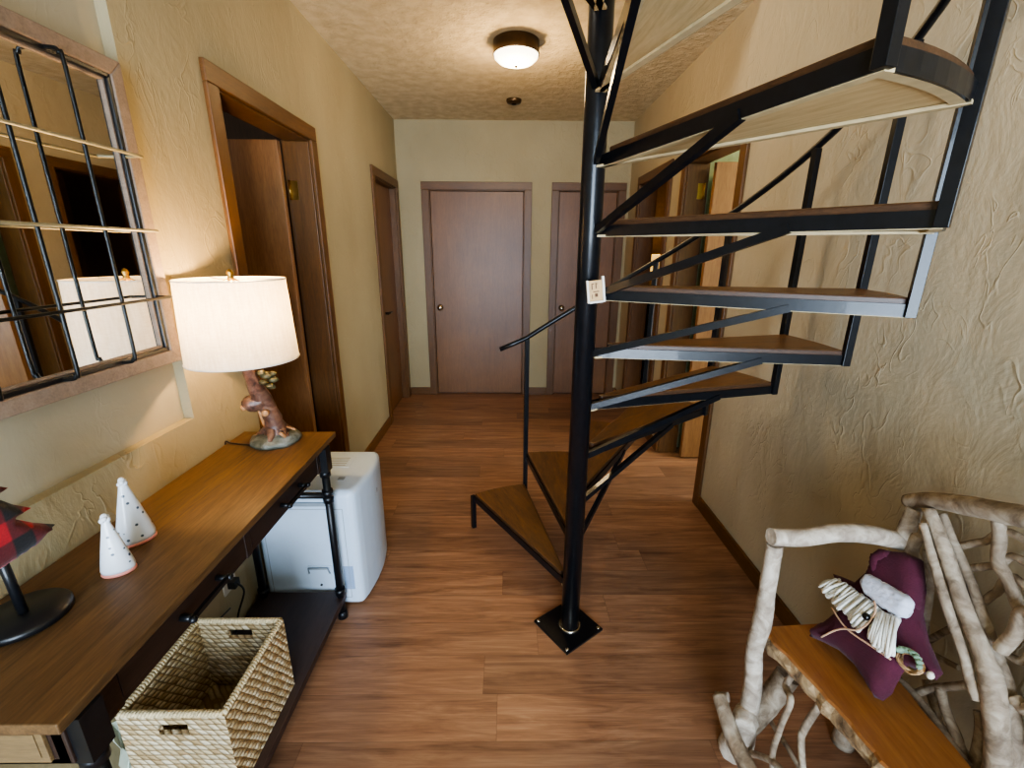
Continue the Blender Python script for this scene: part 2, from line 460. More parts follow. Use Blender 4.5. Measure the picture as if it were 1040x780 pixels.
def wall_x(name, x0, x1, y0, y1, openings, mat='wall', z1=CZ, extra=None):
    """wall along Y with openings (ya, yb, za, zb)"""
    bm = BM(); ys = y0
    for (ya, yb, za, zb) in sorted(openings):
        box(bm, (x0, ys, 0), (x1, ya, z1))
        if za > 0: box(bm, (x0, ya, 0), (x1, yb, za))
        if zb < z1: box(bm, (x0, ya, zb), (x1, yb, z1))
        ys = yb
    box(bm, (x0, ys, 0), (x1, y1, z1))
    return struct(name, bm, mat)

L1 = (1.675+CW-.01, 2.548-CW+.01, 0, DT)
L2 = (3.53+CW-.01, 4.326-CW+.01, 0, DT)
NI = (.15, 1.333, .90, 2.25)
R1 = (2.252+CW-.01, 3.06-CW+.01, 0, DT)
R2 = (3.25+CW-.01, 4.06-CW+.01, 0, DT)
wall_x('wall_left', XL-T, XL, YF-T, YB, [NI, L1, L2])
bm = BM(); box(bm, (XL-T, NI[0], NI[2]), (XL-.03, NI[1], NI[3])); struct('wall_left_niche', bm, 'niche')
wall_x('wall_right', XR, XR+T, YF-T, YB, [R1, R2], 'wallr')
B1 = (-.779+CW-.01, .2205-CW+.01); B2 = (.3997+CW-.01, 1.075-CW+.01)
bm = BM()
xs = XL-T
for a, b_ in (B1, B2):
    box(bm, (xs, YB, 0), (a, YB+T, CZ)); box(bm, (a, YB, DT), (b_, YB+T, CZ)); xs = b_
box(bm, (xs, YB, 0), (XR+T, YB+T, CZ)); struct('wall_back', bm, 'wall')
WX0, WX1, WZ0, WZ1 = -.6, 1.0, .10, 2.25
bm = BM()
box(bm, (XL-T, YF-T, 0), (WX0, YF, CZ)); box(bm, (WX1, YF-T, 0), (XR+T, YF, CZ)); box(bm, (WX0, YF-T, 0), (WX1, YF, WZ0)); box(bm, (WX0, YF-T, WZ1), (WX1, YF, CZ))
struct('wall_front', bm, 'wall')
bm = BM(); box(bm, (-3.6, YF-T, -.1), (3.8, 5.9, 0)); struct('floor', bm, 'floor')
# ceiling with the stairwell opening
HX0, HX1, HY0, HY1 = -.62, XR, .45, 2.32
bm = BM()
box(bm, (XL-T, YF-T, CZ), (XR+T, HY0, CZ+.22)); box(bm, (XL-T, HY1, CZ), (XR+T, YB+T, CZ+.22)); box(bm, (XL-T, HY0, CZ), (HX0, HY1, CZ+.22)); box(bm, (HX1, HY0, CZ), (XR+T, HY1, CZ+.22))
struct('ceiling', bm, 'ceiling')
bm = BM(); Z2 = 4.6
box(bm, (-2.2, HY0-.9, CZ+.22), (-2.1, HY1+.6, Z2)); box(bm, (HX1, HY0-.9, CZ+.22), (HX1+.1, HY1+.6, Z2))
box(bm, (-2.2, HY0-1.0, CZ+.22), (HX1+.1, HY0-.9, Z2)); box(bm, (-2.2, HY1+.6, CZ+.22), (HX1+.1, HY1+.7, Z2)); box(bm, (-2.2, HY0-1.0, Z2), (HX1+.1, HY1+.7, Z2+.1))
box(bm, (-2.1, HY0-.9, CZ+.1), (XL-T, HY1+.6, CZ+.22))
struct('wall_upper_stairwell', bm, 'wall')
# rooms beyond the doors
def shell(name, x0, x1, y0, y1, mat, skip=''):
    bm = BM(); t_ = .06
    if 'w' not in skip: box(bm, (x0-t_, y0, 0), (x0, y1, CZ))
    if 'e' not in skip: box(bm, (x1, y0, 0), (x1+t_, y1, CZ))
    if 's' not in skip: box(bm, (x0, y0-t_, 0), (x1, y0, CZ))
    if 'n' not in skip: box(bm, (x0, y1, 0), (x1, y1+t_, CZ))
    box(bm, (x0-t_, y0-t_, CZ), (x1+t_, y1+t_, CZ+.06))
    return struct(name, bm, mat)
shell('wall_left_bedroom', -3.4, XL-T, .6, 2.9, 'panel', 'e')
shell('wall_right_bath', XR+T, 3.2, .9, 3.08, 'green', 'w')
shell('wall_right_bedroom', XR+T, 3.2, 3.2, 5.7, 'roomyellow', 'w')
bm = BM(); box(bm, (XR+.06, YB+T, 0), (XR+T, 5.7, CZ)); struct('wall_right_bedroom_return', bm, 'roomyellow')
# baseboards
bh = .075
def base_x(name, x0, x1, spans):
    bm = BM()
    for a, b_ in spans: box(bm, (x0, a, 0), (x1, b_, bh))
    struct(name, bm, 'trimh', bevel=.003)
base_x('baseboard_left', XL, XL+.014, [(YF, 1.675), (2.548, 3.53), (4.326, YB)])
base_x('baseboard_right', XR-.014, XR, [(YF, 2.252), (3.06, 3.25), (4.06, YB)])
bm = BM()
for a, b_ in ((XL, -.779), (.2205, .3997), (1.075, XR)): box(bm, (a, YB-.014, 0), (b_, YB, bh))
struct('baseboard_back', bm, 'trimh', bevel=.003)
bm = BM(); box(bm, (XL, YF, 0), (WX0-.07, YF+.014, bh)); box(bm, (WX1+.07, YF, 0), (XR, YF+.014, bh)); struct('baseboard_front', bm, 'trimh')

# ------------------------------------------------------------------ doors
def door_root(n, loc):
    o = bpy.data.objects.new('door_%d' % n, None); COL.objects.link(o); o.location = loc; o['kind'] = 'structure'
    BASE[o.name] = Vector(loc); return o

def casing_x(root, xf, sgn, op):
    """casing + jamb of an opening in a wall along Y; xf is the hall face, sgn +1 when the hall is at +X of the wall"""
    ya, yb = op[0], op[1]; bm = BM(); p = .016*sgn; ov = .010
    def bx(x0, x1, *r): box(bm, (min(x0, x1), r[0], r[1]), (max(x0, x1), r[2], r[3]), r[4] if len(r) > 4 else 0)
    for xa in (xf, xf-sgn*T-p):
        x0, x1 = xa, xa+p
        bx(x0, x1, ya-CW+ov, 0, ya+ov, DT-ov); bx(x0, x1, yb-ov, 0, yb+CW-ov, DT-ov)
        bx(x0, x1, ya-CW+ov, DT-ov, yb+CW-ov, DT+CW-ov, 1)
    x0, x1 = xf, xf-sgn*T
    bx(x0, x1, ya, 0, ya+.018, DT-.018); bx(x0, x1, yb-.018, 0, yb, DT-.018); bx(x0, x1, ya, DT-.018, yb, DT, 1)
    return obj('door_frame', bm, ['trim', 'trimh'], root, bevel=.003)

def hinge(par, x, y, z, sgn):
    bm = BM()
    box(bm, (x-.020, y-.0035, z-.045), (x+.020, y, z+.045)); tube(bm, [(x-sgn*.02, y-.006, z-.047), (x-sgn*.02, y-.006, z+.047)], .006, 8)
    return obj('hinge', bm, 'brass', par)

# door_1: open leaf, left wall near the lamp
d1 = door_root(1, (XL, L1[0], 0)); casing_x(d1, XL, 1, L1)
bm = BM(); yl = L1[1]-.02
box(bm, (XL-T-.03-.72, yl-.06, .012), (XL-T-.006, yl-.024, DT-.025)); lf = obj('door_leaf', bm, 'leaf', d1, bevel=.002)
for z in (1.70, .25): hinge(d1, XL-T+.025, yl+.002, z, 1)
bm = BM(); lathe(bm, [(.012, 0), (.012, .02), (.027, .03), (.03, .045), (.022, .058)], (0, 0, 0), 16); bmesh.ops.rotate(bm, verts=bm.verts[:], cent=(0, 0, 0), matrix=Matrix.Rotation(PI/2, 3, 'X')); bmesh.ops.translate(bm, verts=bm.verts[:], vec=(XL-T-.69, yl-.06, .95)); obj('knob', bm, 'brass', lf)
# door_2: far left, closed slab set back in its jamb
d2 = door_root(2, (XL, L2[0], 0)); casing_x(d2, XL, 1, L2)
bm = BM(); box(bm, (XL-.085, L2[0]+.02, .01), (XL-.05, L2[1]-.02, DT-.02)); lf = obj('door_leaf', bm, 'door', d2, bevel=.002)
bm = BM(); yk = L2[0]+.2
tube(bm, [(XL-.05, yk, .9), (XL-.004, yk, .9)], .011, 10); tube(bm, [(XL-.01, yk-.008, .9), (XL-.006, yk+.1, .9)], .009, 8)
tube(bm, [(XL-.05, yk, .9), (XL-.043, yk, .9)], .028, 14); obj('door_lever', bm, 'dark_handle', lf)
# back doors
def back_door(n, op, kx):
    r = door_root(n, (op[0], YB, 0)); a, b_ = op; bm = BM(); ov = .010
    box(bm, (a-CW+ov, YB-.016, 0), (a+ov, YB, DT-ov)); box(bm, (b_-ov, YB-.016, 0), (b_+CW-ov, YB, DT-ov)); box(bm, (a-CW+ov, YB-.016, DT-ov), (b_+CW-ov, YB, DT+CW-ov), 1)
    box(bm, (a, YB, 0), (a+.018, YB+T, DT-.018)); box(bm, (b_-.018, YB, 0), (b_, YB+T, DT-.018)); box(bm, (a, YB, DT-.018), (b_, YB+T, DT), 1)
    obj('door_frame', bm, ['trim', 'trimh'], r, bevel=.003)
    bm = BM(); box(bm, (a+.02, YB+.022, .01), (b_-.02, YB+.057, DT-.02)); lf = obj('door_leaf', bm, 'door', r, bevel=.002)
    bm = BM(); lathe(bm, [(.026, 0), (.026, .006), (.011, .01), (.011, .028), (.024, .038), (.027, .05), (.02, .06), (.002, .063)], (0, 0, 0), 20)
    bmesh.ops.rotate(bm, verts=bm.verts[:], cent=(0, 0, 0), matrix=Matrix.Rotation(PI/2, 3, 'X')); bmesh.ops.translate(bm, verts=bm.verts[:], vec=(kx, YB+.022, .88)); obj('knob', bm, 'nickel', lf)
    return r
back_door(3, B1, B1[0]+.075); back_door(4, B2, B2[0]+.07)
# door_5: right, near the stair, open leaf
d5 = door_root(5, (XR, R1[0], 0)); casing_x(d5, XR, -1, R1)
bm = BM(); yl = R1[1]-.02
box(bm, (XR+T+.008, yl-.10, .012), (XR+T+.03+.68, yl-.064, DT-.025)); obj('door_leaf', bm, 'leaf', d5, bevel=.002)
for z in (1.77, .25): hinge(d5, XR+T-.03, yl+.002, z, -1)
# door_6: far right opening to the lamplit room
d6 = door_root(6, (XR, R2[0], 0)); casing_x(d6, XR, -1, R2)
bm = BM(); box(bm, (XR+T+.01, R2[0]-.02, .012), (XR+T+.045, R2[0]-.02+.0, DT-.025)) if False else None
bm.free()
# window behind the viewpoint
w = bpy.data.objects.new('window_1', None); COL.objects.link(w); w.location = (WX0, YF, WZ0); w['kind'] = 'structure'; BASE['window_1'] = Vector((WX0, YF, WZ0))
bm = BM()
for x0, x1, z0, z1 in ((WX0-.06, WX0+.03, WZ0-.06, WZ1+.06), (WX1-.03, WX1+.06, WZ0-.06, WZ1+.06), (WX0, WX1, WZ0-.06, WZ0+.03), (WX0, WX1, WZ1-.03, WZ1+.06), ((WX0+WX1)/2-.025, (WX0+WX1)/2+.025, WZ0, WZ1)):
    box(bm, (x0, YF-.05, z0), (x1, YF+.016, z1))
obj('window_frame', bm, 'trim', w)
bm = BM(); box(bm, (WX0, YF-.07, WZ0), (WX1, YF-.064, WZ1)); obj('window_pane', bm, 'pane', w)

# ------------------------------------------------------------------ spiral staircase
PX, PY, RAD, A1, ST, RI = .2467, 1.4091, .7831, 1.7616, .3784, .1851
NT = 13
stair = thing('spiral_staircase', 'black iron spiral staircase with wooden wedge treads winding round a centre pole', 'staircase', (PX, PY, 0))
bm = BM(); tube(bm, [(PX, PY, .008), (PX, PY, 3.5)], .034, 28); obj('center_pole', bm, 'iron', stair)
bm = BM(); box(bm, (PX-.006-.095, PY-.095, 0), (PX-.006+.095, PY+.095, .009), rot=Matrix.Rotation(math.radians(36), 3, 'Z'))
bp = obj('base_plate', bm, 'iron', stair, bevel=.0015)
bm = BM(); tube(bm, [(PX, PY, .009), (PX, PY, .014)], [.046, .038], 24); obj('weld_collar', bm, 'nickel', bp)
for k in range(4):
    a = math.radians(36+45+90*k); cx, cy = PX-.006+.116*math.cos(a), PY+.116*math.sin(a)
    bm = BM(); lathe(bm, [(.0075, .009), (.0075, .0125), (.004, .0145)], (cx, cy, 0), 10); obj('bolt', bm, 'nickel', bp)
def trail(n): return A1-(n-1)*ST
def bal_xy(n): return PX+RAD*math.cos(trail(n)), PY+RAD*math.sin(trail(n))
h2 = ST/2
def arc_pts(r, a0, a1, n=8): return [(r*math.cos(a0+(a1-a0)*i/n), r*math.sin(a0+(a1-a0)*i/n)) for i in range(n+1)]
wd = .014
for n in range(1, NT+1):
    # board, local frame: X runs out along the tread
    bm = BM(); ins = .010
    i_in = .075; ang = h2-.0085; hw_ = i_in*math.tan(h2)-.0055
    poly = [(i_in, -hw_)]+arc_pts(RAD-.007, -ang, ang, 8)+[(i_in, hw_)]
    prism(bm, poly, -.021, .018, 2, 0, 1)
    tr = obj('tread', bm, ['tread', 'treadb', 'treadside'], stair, bevel=.004, local=True)
    tr.location = (0, 0, RI*n); tr.rotation_euler.z = trail(n)+h2; BASE[tr.name] = Vector((0, 0, 0))
    bm = BM(); z0, z1 = -.027, .003
    for s in (-1, 1):
        u = Vector((math.cos(s*h2), math.sin(s*h2), 0)); nrm = Vector((math.sin(h2)*1, -s*math.cos(h2), 0))
        nin = Vector((math.sin(s*h2)*s*1.0, -s*math.cos(h2), 0)).normalized()
        a = u*.030; b_ = u*RAD
        def quad(t0, t1, za, zb):
            vs = []
            for p, tt in ((a, t0), (b_, t0), (b_, t1), (a, t1)):
                vs.append(p+nin*tt)
            lo = [bm.verts.new((v.x, v.y, za)) for v in vs]; hi = [bm.verts.new((v.x, v.y, zb)) for v in vs]
            fs = [bm.faces.new(lo[::-1]), bm.faces.new(hi)]+[bm.faces.new((lo[i], lo[(i+1) % 4], hi[(i+1) % 4], hi[i])) for i in range(4)]
            for f in fs: f.material_index = 1 if t0 > 0 else 0
        quad(0, .005, z0, z1); quad(.003, .022, z0-.0015, z0+.0045)
    o_, i_ = arc_pts(RAD, -h2, h2, 8), arc_pts(RAD-.005, -h2, h2, 8)
    prism(bm, o_+i_[::-1], z0, z1)
    o_, i_ = arc_pts(RAD-.005, -h2+.008, h2-.008, 8), arc_pts(RAD-.024, -h2+.008, h2-.008, 8)
    prism(bm, o_+i_[::-1], z0, z0+.0045, 1)
    bmesh.ops.recalc_face_normals(bm, faces=bm.faces[:])
    fr_ = obj('tread_frame', bm, ['iron', 'cream'], tr, local=True)
    if n >= 2:
        bm = BM(); ca, sa = math.cos(-h2), math.sin(-h2)
        bar(bm, (.030*ca, .030*sa+.004, -RI-.012), (.545*ca, .545*sa+.004, -.020), .016, .020)
        obj('brace', bm, 'iron', tr, local=True)
RAILH = .81
for n in range(0, NT):
    x, y = bal_xy(n); bm = BM()
    zt = RI*n+RAILH if n else RI*1+.003
    zb = RI*n-.027 if n else 0
    ro = Matrix.Rotation(trail(n), 3, 'Z')
    box(bm, (x-.0105, y-.0105, zb), (x+.0105, y+.0105, zt), rot=ro); obj('baluster', bm, 'iron', stair, bevel=.001)
bm = BM(); pts = []
a = trail(1)
for i in range(0, (NT-1)*5+1):
    u = 1+i/5
    a = trail(u); pts.append((PX+RAD*math.cos(a), PY+RAD*math.sin(a), RI*u+RAILH+.006))
d = (Vector(pts[1])-Vector(pts[0])).normalized()
p0 = Vector(pts[0]); pre = [p0-Vector((d.x*.16, d.y*.16, .055)), p0-Vector((d.x*.07, d.y*.07, .025))]
pts = pre+[Vector(p) for p in pts]
F = frames(pts); rings = []
for p in pts:
    pass
tube(bm, pts, .0115, 8); obj('handrail', bm, 'iron', stair)

# plaque hung on the pole
pl = thing('wooden_plaque', 'small square wooden plaque in white frame hung on the black stair pole', 'plaque', (.262, 1.352, 1.30))
ro = Matrix.Rotation(math.radians(-7), 3, 'Y')
def plq(nm, parts, mat):
    bm = BM()
    for lo, hi in parts: box(bm, lo, hi)
    bmesh.ops.rotate(bm, verts=bm.verts[:], cent=(0, 0, 0), matrix=ro); bmesh.ops.translate(bm, verts=bm.verts[:], vec=(.262, 1.352, 1.30)); return obj(nm, bm, mat, pl, bevel=.001)
plq('panel', [((-.020, -.004, -.030), (.020, .004, .030))], 'plaque')
plq('plaque_frame', [((-.026, -.009, -.035), (-.020, .006, .032)), ((.020, -.009, -.035), (.027, .006, .040)), ((-.02, -.009, -.036), (.02, .006, -.030))], 'plaqueframe')
plq('emblem', [((-.012, -.0052, .004), (-.009, -.004, .022)), ((-.009, -.0052, .019), (-.004, -.004, .022)), ((.0, -.0052, .006), (.003, -.004, .023)), ((.003, -.0052, .019), (.007, -.004, .021)), ((-.008, -.0052, -.004), (.010, -.004, -.001)), ((-.003, -.0052, -.018), (.006, -.004, -.008)), ((-.012, -.0052, -.024), (-.010, -.004, -.010))], 'ink')

# ------------------------------------------------------------------ console table
TX0, TX1, TY0, TY1, TZ = -.982, -.6425, .479, 1.56, .76
ct = thing('console_table', 'long narrow oak-topped console table with black pipe legs along the left wall', 'table', ((TX0+TX1)/2, (TY0+TY1)/2, 0))
bm = BM(); box(bm, (TX0, TY0, TZ-.020), (TX1, TY1, TZ)); obj('tabletop', bm, 'oak', ct, bevel=.002)
bm = BM(); y0, y1 = TY0+.018, TY1-.085; za = .655
box(bm, (TX0+.02, y0, za), (TX1-.022, y0+.02, TZ-.02)); box(bm, (TX0+.02, y1-.02, za), (TX1-.022, y1, TZ-.02)); box(bm, (TX0+.01, y0, za), (TX0+.028, y1, TZ-.02)); box(bm, (TX0+.02, y0, za), (TX1-.022, y1, za+.012))
for ya, yb in ((y0, y0+.095), ((y0+y1)/2-.012, (y0+y1)/2+.012), (y1-.055, y1)): box(bm, (TX1-.04, ya, za), (TX1-.018, yb, TZ-.02))
obj('apron', bm, 'espresso', ct, bevel=.0015)
bm = BM(); box(bm, (TX0+.02, y0-.006, za+.012), (TX1-.045, y0, TZ-.022)); box(bm, (TX0+.03, y0-.008, za+.024), (TX1-.055, y0-.006, TZ-.034)); obj('end_panel', bm, 'endbeige', ct, bevel=.001)
for ya, yb, hy in ((y0+.097, (y0+y1)/2-.014, .80), ((y0+y1)/2+.014, y1-.057, 1.22)):
    bm = BM(); box(bm, (TX1-.20, ya, za+.014), (TX1-.019, yb, TZ-.023)); dr = obj('drawer', bm, 'espresso', ct, bevel=.0015)
    bm = BM(); xh = TX1+.006; zz = .694
    bar(bm, (xh, hy-.062, zz), (xh, hy+.062, zz), .008, .010)
    for s in (-1, 1): tube(bm, [(TX1-.02, hy+s*.058, zz), (xh, hy+s*.058, zz)], .0075, 10); ball(bm, (xh+.002, hy+s*.062, zz), .008)
    obj('handle', bm, 'pipe', dr)
for lx in (-.657, -.958):
    for ly in (TY0+.042, TY1-.097):
        bm = BM(); tube(bm, [(lx, ly, .03), (lx, ly, za)], .0135, 16)
        for z in (.125, .535, .56, .64): tube(bm, [(lx, ly, z-.012), (lx, ly, z+.012)], .019, 16)
        box(bm, (lx-.02, ly-.02, za-.005), (lx+.02, ly+.02, TZ-.02))
        lg = obj('leg', bm, 'pipe', ct)
        bm = BM(); tube(bm, [(lx, ly, 0), (lx, ly, .03)], [.02, .0165], 14); obj('foot', bm, 'pipe', lg)
for ly in (TY0+.042, TY1-.097):
    bm = BM(); tube(bm, [(-.958, ly, .548), (-.657, ly, .548)], .0125, 14); obj('crossbar', bm, 'pipe', ct)
    for lx in (-.80, -.70):
        pass
bm = BM(); box(bm, (TX0+.005, TY0+.02, .075), (TX1-.0, TY1-.075, .10)); obj('shelf', bm, 'espressotop', ct, bevel=.002)

# ------------------------------------------------------------------ table lamp
lx, ly = -.82, 1.475
lp = thing('table_lamp', 'lit table lamp with white drum shade and tree trunk base on console', 'lamp', (lx, ly, TZ))
SC = Vector((-.820, 1.368, 0)); SZ0, SZ1 = 1.085, 1.327
bm = BM()
lathe(bm, [(.078, 0), (.082, .008), (.078, .018), (.060, .028), (.034, .036), (.010, .04)], (lx, ly, TZ), 28)
for v in bm.verts:
    k = R_.uniform(-.004, .004); v.co.x += k; v.co.y += R_.uniform(-.004, .004)
    if v.co.z > TZ+.005: v.co.z += R_.uniform(-.003, .004)
obj('mossy_base', bm, 'moss', lp)
bm = BM()
tube(bm, [(lx+.006, ly, TZ+.02), (lx+.005, ly-.005, TZ+.075), (lx-.002, ly-.02, TZ+.14), (lx-.012, ly-.045, TZ+.20), (lx-.012, ly-.075, TZ+.27), (lx-.006, ly-.10, TZ+.335)], [.047, .031, .027, .029, .022, .017, .014], 14, knob=.09, sub=4)
for dx, dy in ((.045, -.02), (-.045, -.01), (.01, -.05), (.03, .04)): tube(bm, [(lx+.004, ly, TZ+.07), (lx+dx*.7, ly+dy*.7, TZ+.04), (lx+dx*1.3, ly+dy*1.3, TZ+.025)], [.02, .015, .006], 8, sub=3, knob=.1)
tube(bm, [(lx-.005, ly-.03, TZ+.165), (lx-.04, ly-.045, TZ+.155), (lx-.055, ly-.05, TZ+.145)], [.028, .03, .022], 12, sub=4, knob=.08)
tr_ = obj('trunk', bm, 'resin', lp, smooth=True)
CB = []
def cb(*a, **k):
    b2 = BM(); tube(b2, *a, **k); obj('cut_branch', b2, 'resinlight', lp, smooth=True)
cb([(lx-.052, ly-.058, TZ+.148), (lx-.060, ly-.068, TZ+.146)], [.011, .009], 12); cb([(lx+.005, ly-.045, TZ+.125), (lx+.007, ly-.058, TZ+.124)], [.012, .011], 12)
cb([(lx-.03, ly+.005, TZ+.03), (lx-.034, ly-.005, TZ+.09), (lx-.03, ly-.02, TZ+.13)], [.006, .007, .008], 8)
cb([(lx-.008, ly-.06, TZ+.22), (lx-.012, ly-.085, TZ+.29)], [.010, .008], 8)
cb([(lx+.052, ly-.035, TZ+.03), (lx+.04, ly-.045, TZ+.05)], [.006, .005], 8); cb([(lx+.035, ly+.01, TZ+.05), (lx+.075, ly-.005, TZ+.046)], .0035, 6)
bm = BM()
for dx, dy, dz, r in ((.028, -.05, .255, .017), (.046, -.045, .24, .014), (.02, -.06, .235, .013), (.05, -.05, .262, .010), (.038, -.055, .222, .012), (.03, -.03, .21, .011), (.022, -.065, .268, .012)): ball(bm, (lx+dx, ly+dy, TZ+dz), r, (1.2, 1, .7), 10, jit=.12)
obj('leaf_cluster', bm, 'leafgreen', lp)
bm = BM()
tube(bm, [(lx-.006, ly-.10, TZ+.33), (SC.x, SC.y, 1.13)], .008, 10); tube(bm, [(SC.x, SC.y, 1.12), (SC.x, SC.y, 1.17)], .017, 14)
hp = [(SC.x, SC.y-.0, 1.13)]
for s in (-1, 1): tube(bm, [(SC.x+s*.012, SC.y, 1.135), (SC.x+s*.05, SC.y, 1.18), (SC.x+s*.055, SC.y, 1.25), (SC.x+s*.03, SC.y, 1.315), (SC.x, SC.y, 1.33)], .0022, 6, sub=4)
obj('harp', bm, 'brass', lp)
bm = BM(); lathe(bm, [(.004, -.012), (.009, -.006), (.009, .002), (.006, .006), (.010, .014), (.007, .022), (.001, .026)], (SC.x, SC.y, SZ1+.004), 14); obj('finial', bm, 'brass', lp)
bm = BM(); seg = 64
rt, rb = .146, .156
ro_, ri_ = [], []
for z, r in ((SZ0, rb), (SZ1, rt)):
    ro_.append([bm.verts.new((SC.x+r*math.cos(2*PI*s/seg), SC.y+r*math.sin(2*PI*s/seg), z)) for s in range(seg)])
for s in range(seg):
    f = bm.faces.new((ro_[0][s], ro_[0][(s+1) % seg], ro_[1][(s+1) % seg], ro_[1][s])); f.smooth = True
sh = obj('lamp_shade', bm, 'shade', lp)
bm = BM()
z, r = SZ0, rb
tube(bm, [(SC.x+r*math.cos(2*PI*s/48), SC.y+r*math.sin(2*PI*s/48), z) for s in range(49)], .0022, 6, ends=False); obj('lower_ring', bm, 'plaqueframe', sh)
bm = BM(); z, r = SZ1, rt
tube(bm, [(SC.x+r*math.cos(2*PI*s/48), SC.y+r*math.sin(2*PI*s/48), z) for s in range(49)], .0022, 6, ends=False)
for k in range(3):
    a = 2*PI*k/3+.4; tube(bm, [(SC.x, SC.y, SZ1-.006), (SC.x+rt*math.cos(a), SC.y+rt*math.sin(a), SZ1)], .0018, 6)
obj('upper_ring', bm, 'plaqueframe', sh)
bm = BM(); ball(bm, (SC.x, SC.y, 1.205), .028, (1, 1, 1.15), 18); obj('bulb', bm, 'bulb', lp)
bm = BM(); tube(bm, [(lx-.07, ly-.02, TZ+.006), (-0.874, 1.430, 0.764), (-0.962, 1.446, 0.764), (-.984, 1.45, TZ+.006), (-.986, 1.452, TZ-.05)], .003, 6, sub=5); obj('power_cord', bm, 'cord', lp)

# ------------------------------------------------------------------ decorations on the console
def pillow(bm, loop, org, u, v, th, mi=0, flat=.0, dens=.012, sharp=.5, rim=.02):
    """stuffed shape: loop of 2D points in the plane org+u*x+v*y, th half thickness"""
    L = [Vector(p) for p in loop]
    res = []
    for i in range(len(L)):
        a, b2 = L[i], L[(i+1) % len(L)]; k = max(1, int((b2-a).length/dens))
        res += [a.lerp(b2, j/k) for j in range(k)]
    nb = len(res)
    def inside(p):
        c = False
        for i in range(nb):
            a, b2 = res[i], res[i-1]
            if (a.y > p.y) != (b2.y > p.y) and p.x < (b2.x-a.x)*(p.y-a.y)/(b2.y-a.y)+a.x: c = not c
        return c
    def dist(p):
        m_ = 1e9
        for i in range(nb):
            a, b2 = res[i], res[i-1]; ab = b2-a; tt = max(0, min(1, (p-a).dot(ab)/max(ab.dot(ab), 1e-12))); m_ = min(m_, (p-(a+ab*tt)).length)
        return m_
    xs_ = [p.x for p in res]; ys_ = [p.y for p in res]; P2 = list(res)
    x = min(xs_); row = 0
    while x < max(xs_):
        y = min(ys_)+(dens/2 if row % 2 else 0)
        while y < max(ys_):
            q = Vector((x, y))
            if inside(q) and dist(q) > dens*.55: P2.append(q)
            y += dens
        x += dens*.87; row += 1
    vs, es, fs, *_ = delaunay_2d_cdt(P2, [(i, (i+1) % nb) for i in range(nb)], [], 0, 1e-7)
    nrm = u.cross(v).normalized(); top = {}; bot = {}
    for i, p in enumerate(vs):
        dd = dist(p); hh = th*(1-(1-min(1, dd/(th/sharp)))**2)**.5 if dd > 1e-5 else 0
        c = org+u*p.x+v*p.y
        top[i] = bm.verts.new(c+nrm*hh)
        bot[i] = top[i] if hh == 0 else bm.verts.new(c-nrm*hh*(1-flat))
    for f in fs:
        cen = sum((vs[i] for i in f), Vector((0, 0)))/len(f)
        if not inside(cen): continue
        a = bm.faces.new([top[i] for i in f]); a.material_index = mi; a.smooth = True
        ids = [bot[i] for i in f][::-1]
        if set(ids) != set(a.verts):
            b2 = bm.faces.new(ids); b2.material_index = mi; b2.smooth = True

pt = thing('plaid_fabric_tree', 'red and black plaid fabric tree on a black stand, near end of console', 'decoration', (-.882, .672, TZ))
bm = BM(); lathe(bm, [(.062, 0), (.066, .003), (.066, .012), (.062, .016), (.001, .016)], (-.882, .672, TZ), 40); obj('base', bm, 'black', pt)
bm = BM(); tube(bm, [(-.882, .672, TZ+.014), (-.882, .668, TZ+.16)], .0075, 12); obj('post', bm, 'black', pt)
half = [(.0, .30), (.03, .268), (.055, .247), (.030, .243), (.052, .215), (.077, .192), (.045, .190), (.07, .165), (.105, .137), (.06, .122), (.0, .118)]
loop = half+[(-x, y) for x, y in half[1:-1]][::-1]
bm = BM(); pillow(bm, loop[::-1], Vector((-.880, .665, TZ)), Vector((0, 1, 0)), Vector((0, -.03, 1)), .020, dens=.010, sharp=.8); obj('fabric_tree', bm, 'plaid', pt)

def ceramic(x, y, h, r, rz, label):
    c = thing('ceramic_tree', label, 'figurine', (x, y, TZ), 'white ceramic trees')
    bm = BM(); lathe(bm, [(r*.95, .006), (r*.98, h*.10), (r*.86, h*.25), (r*.58, h*.55), (r*.34, h*.80), (r*.22, h*.92), (r*.12, h*.97)], (0, 0, 0), 24)
    for v_ in bm.verts: v_.co.y *= .72
    bmesh.ops.rotate(bm, verts=bm.verts[:], cent=(0, 0, 0), matrix=Matrix.Rotation(rz, 3, 'Z')); bmesh.ops.translate(bm, verts=bm.verts[:], vec=(x, y, TZ)); obj('body', bm, 'dots', c)
    bm = BM(); lathe(bm, [(r*.97, 0), (r*1.0, .003), (r*.97, .007)], (0, 0, 0), 24)
    for v_ in bm.verts: v_.co.y *= .72
    bmesh.ops.rotate(bm, verts=bm.verts[:], cent=(0, 0, 0), matrix=Matrix.Rotation(rz, 3, 'Z')); bmesh.ops.translate(bm, verts=bm.verts[:], vec=(x, y, TZ)); obj('base_rim', bm, 'pink', c)
    bm = BM()
    for k in range(5):
        a = 2*PI*k/5+.3; ball(bm, (x+.0065*math.cos(a)*.7, y+.0065*math.sin(a)*.7, TZ+h*.96+.004*math.sin(k*2)), .0058, seg=8)
    ball(bm, (x, y, TZ+h), .007, (1, 1, 1.2), 10); obj('top_bow', bm, 'ceramic', c)
ceramic(-.817, .80, .130, .030, .5, 'shorter dotted white ceramic tree, nearer the table front edge')
ceramic(-.862, .905, .155, .038, .9, 'taller white ceramic tree standing behind the shorter one')

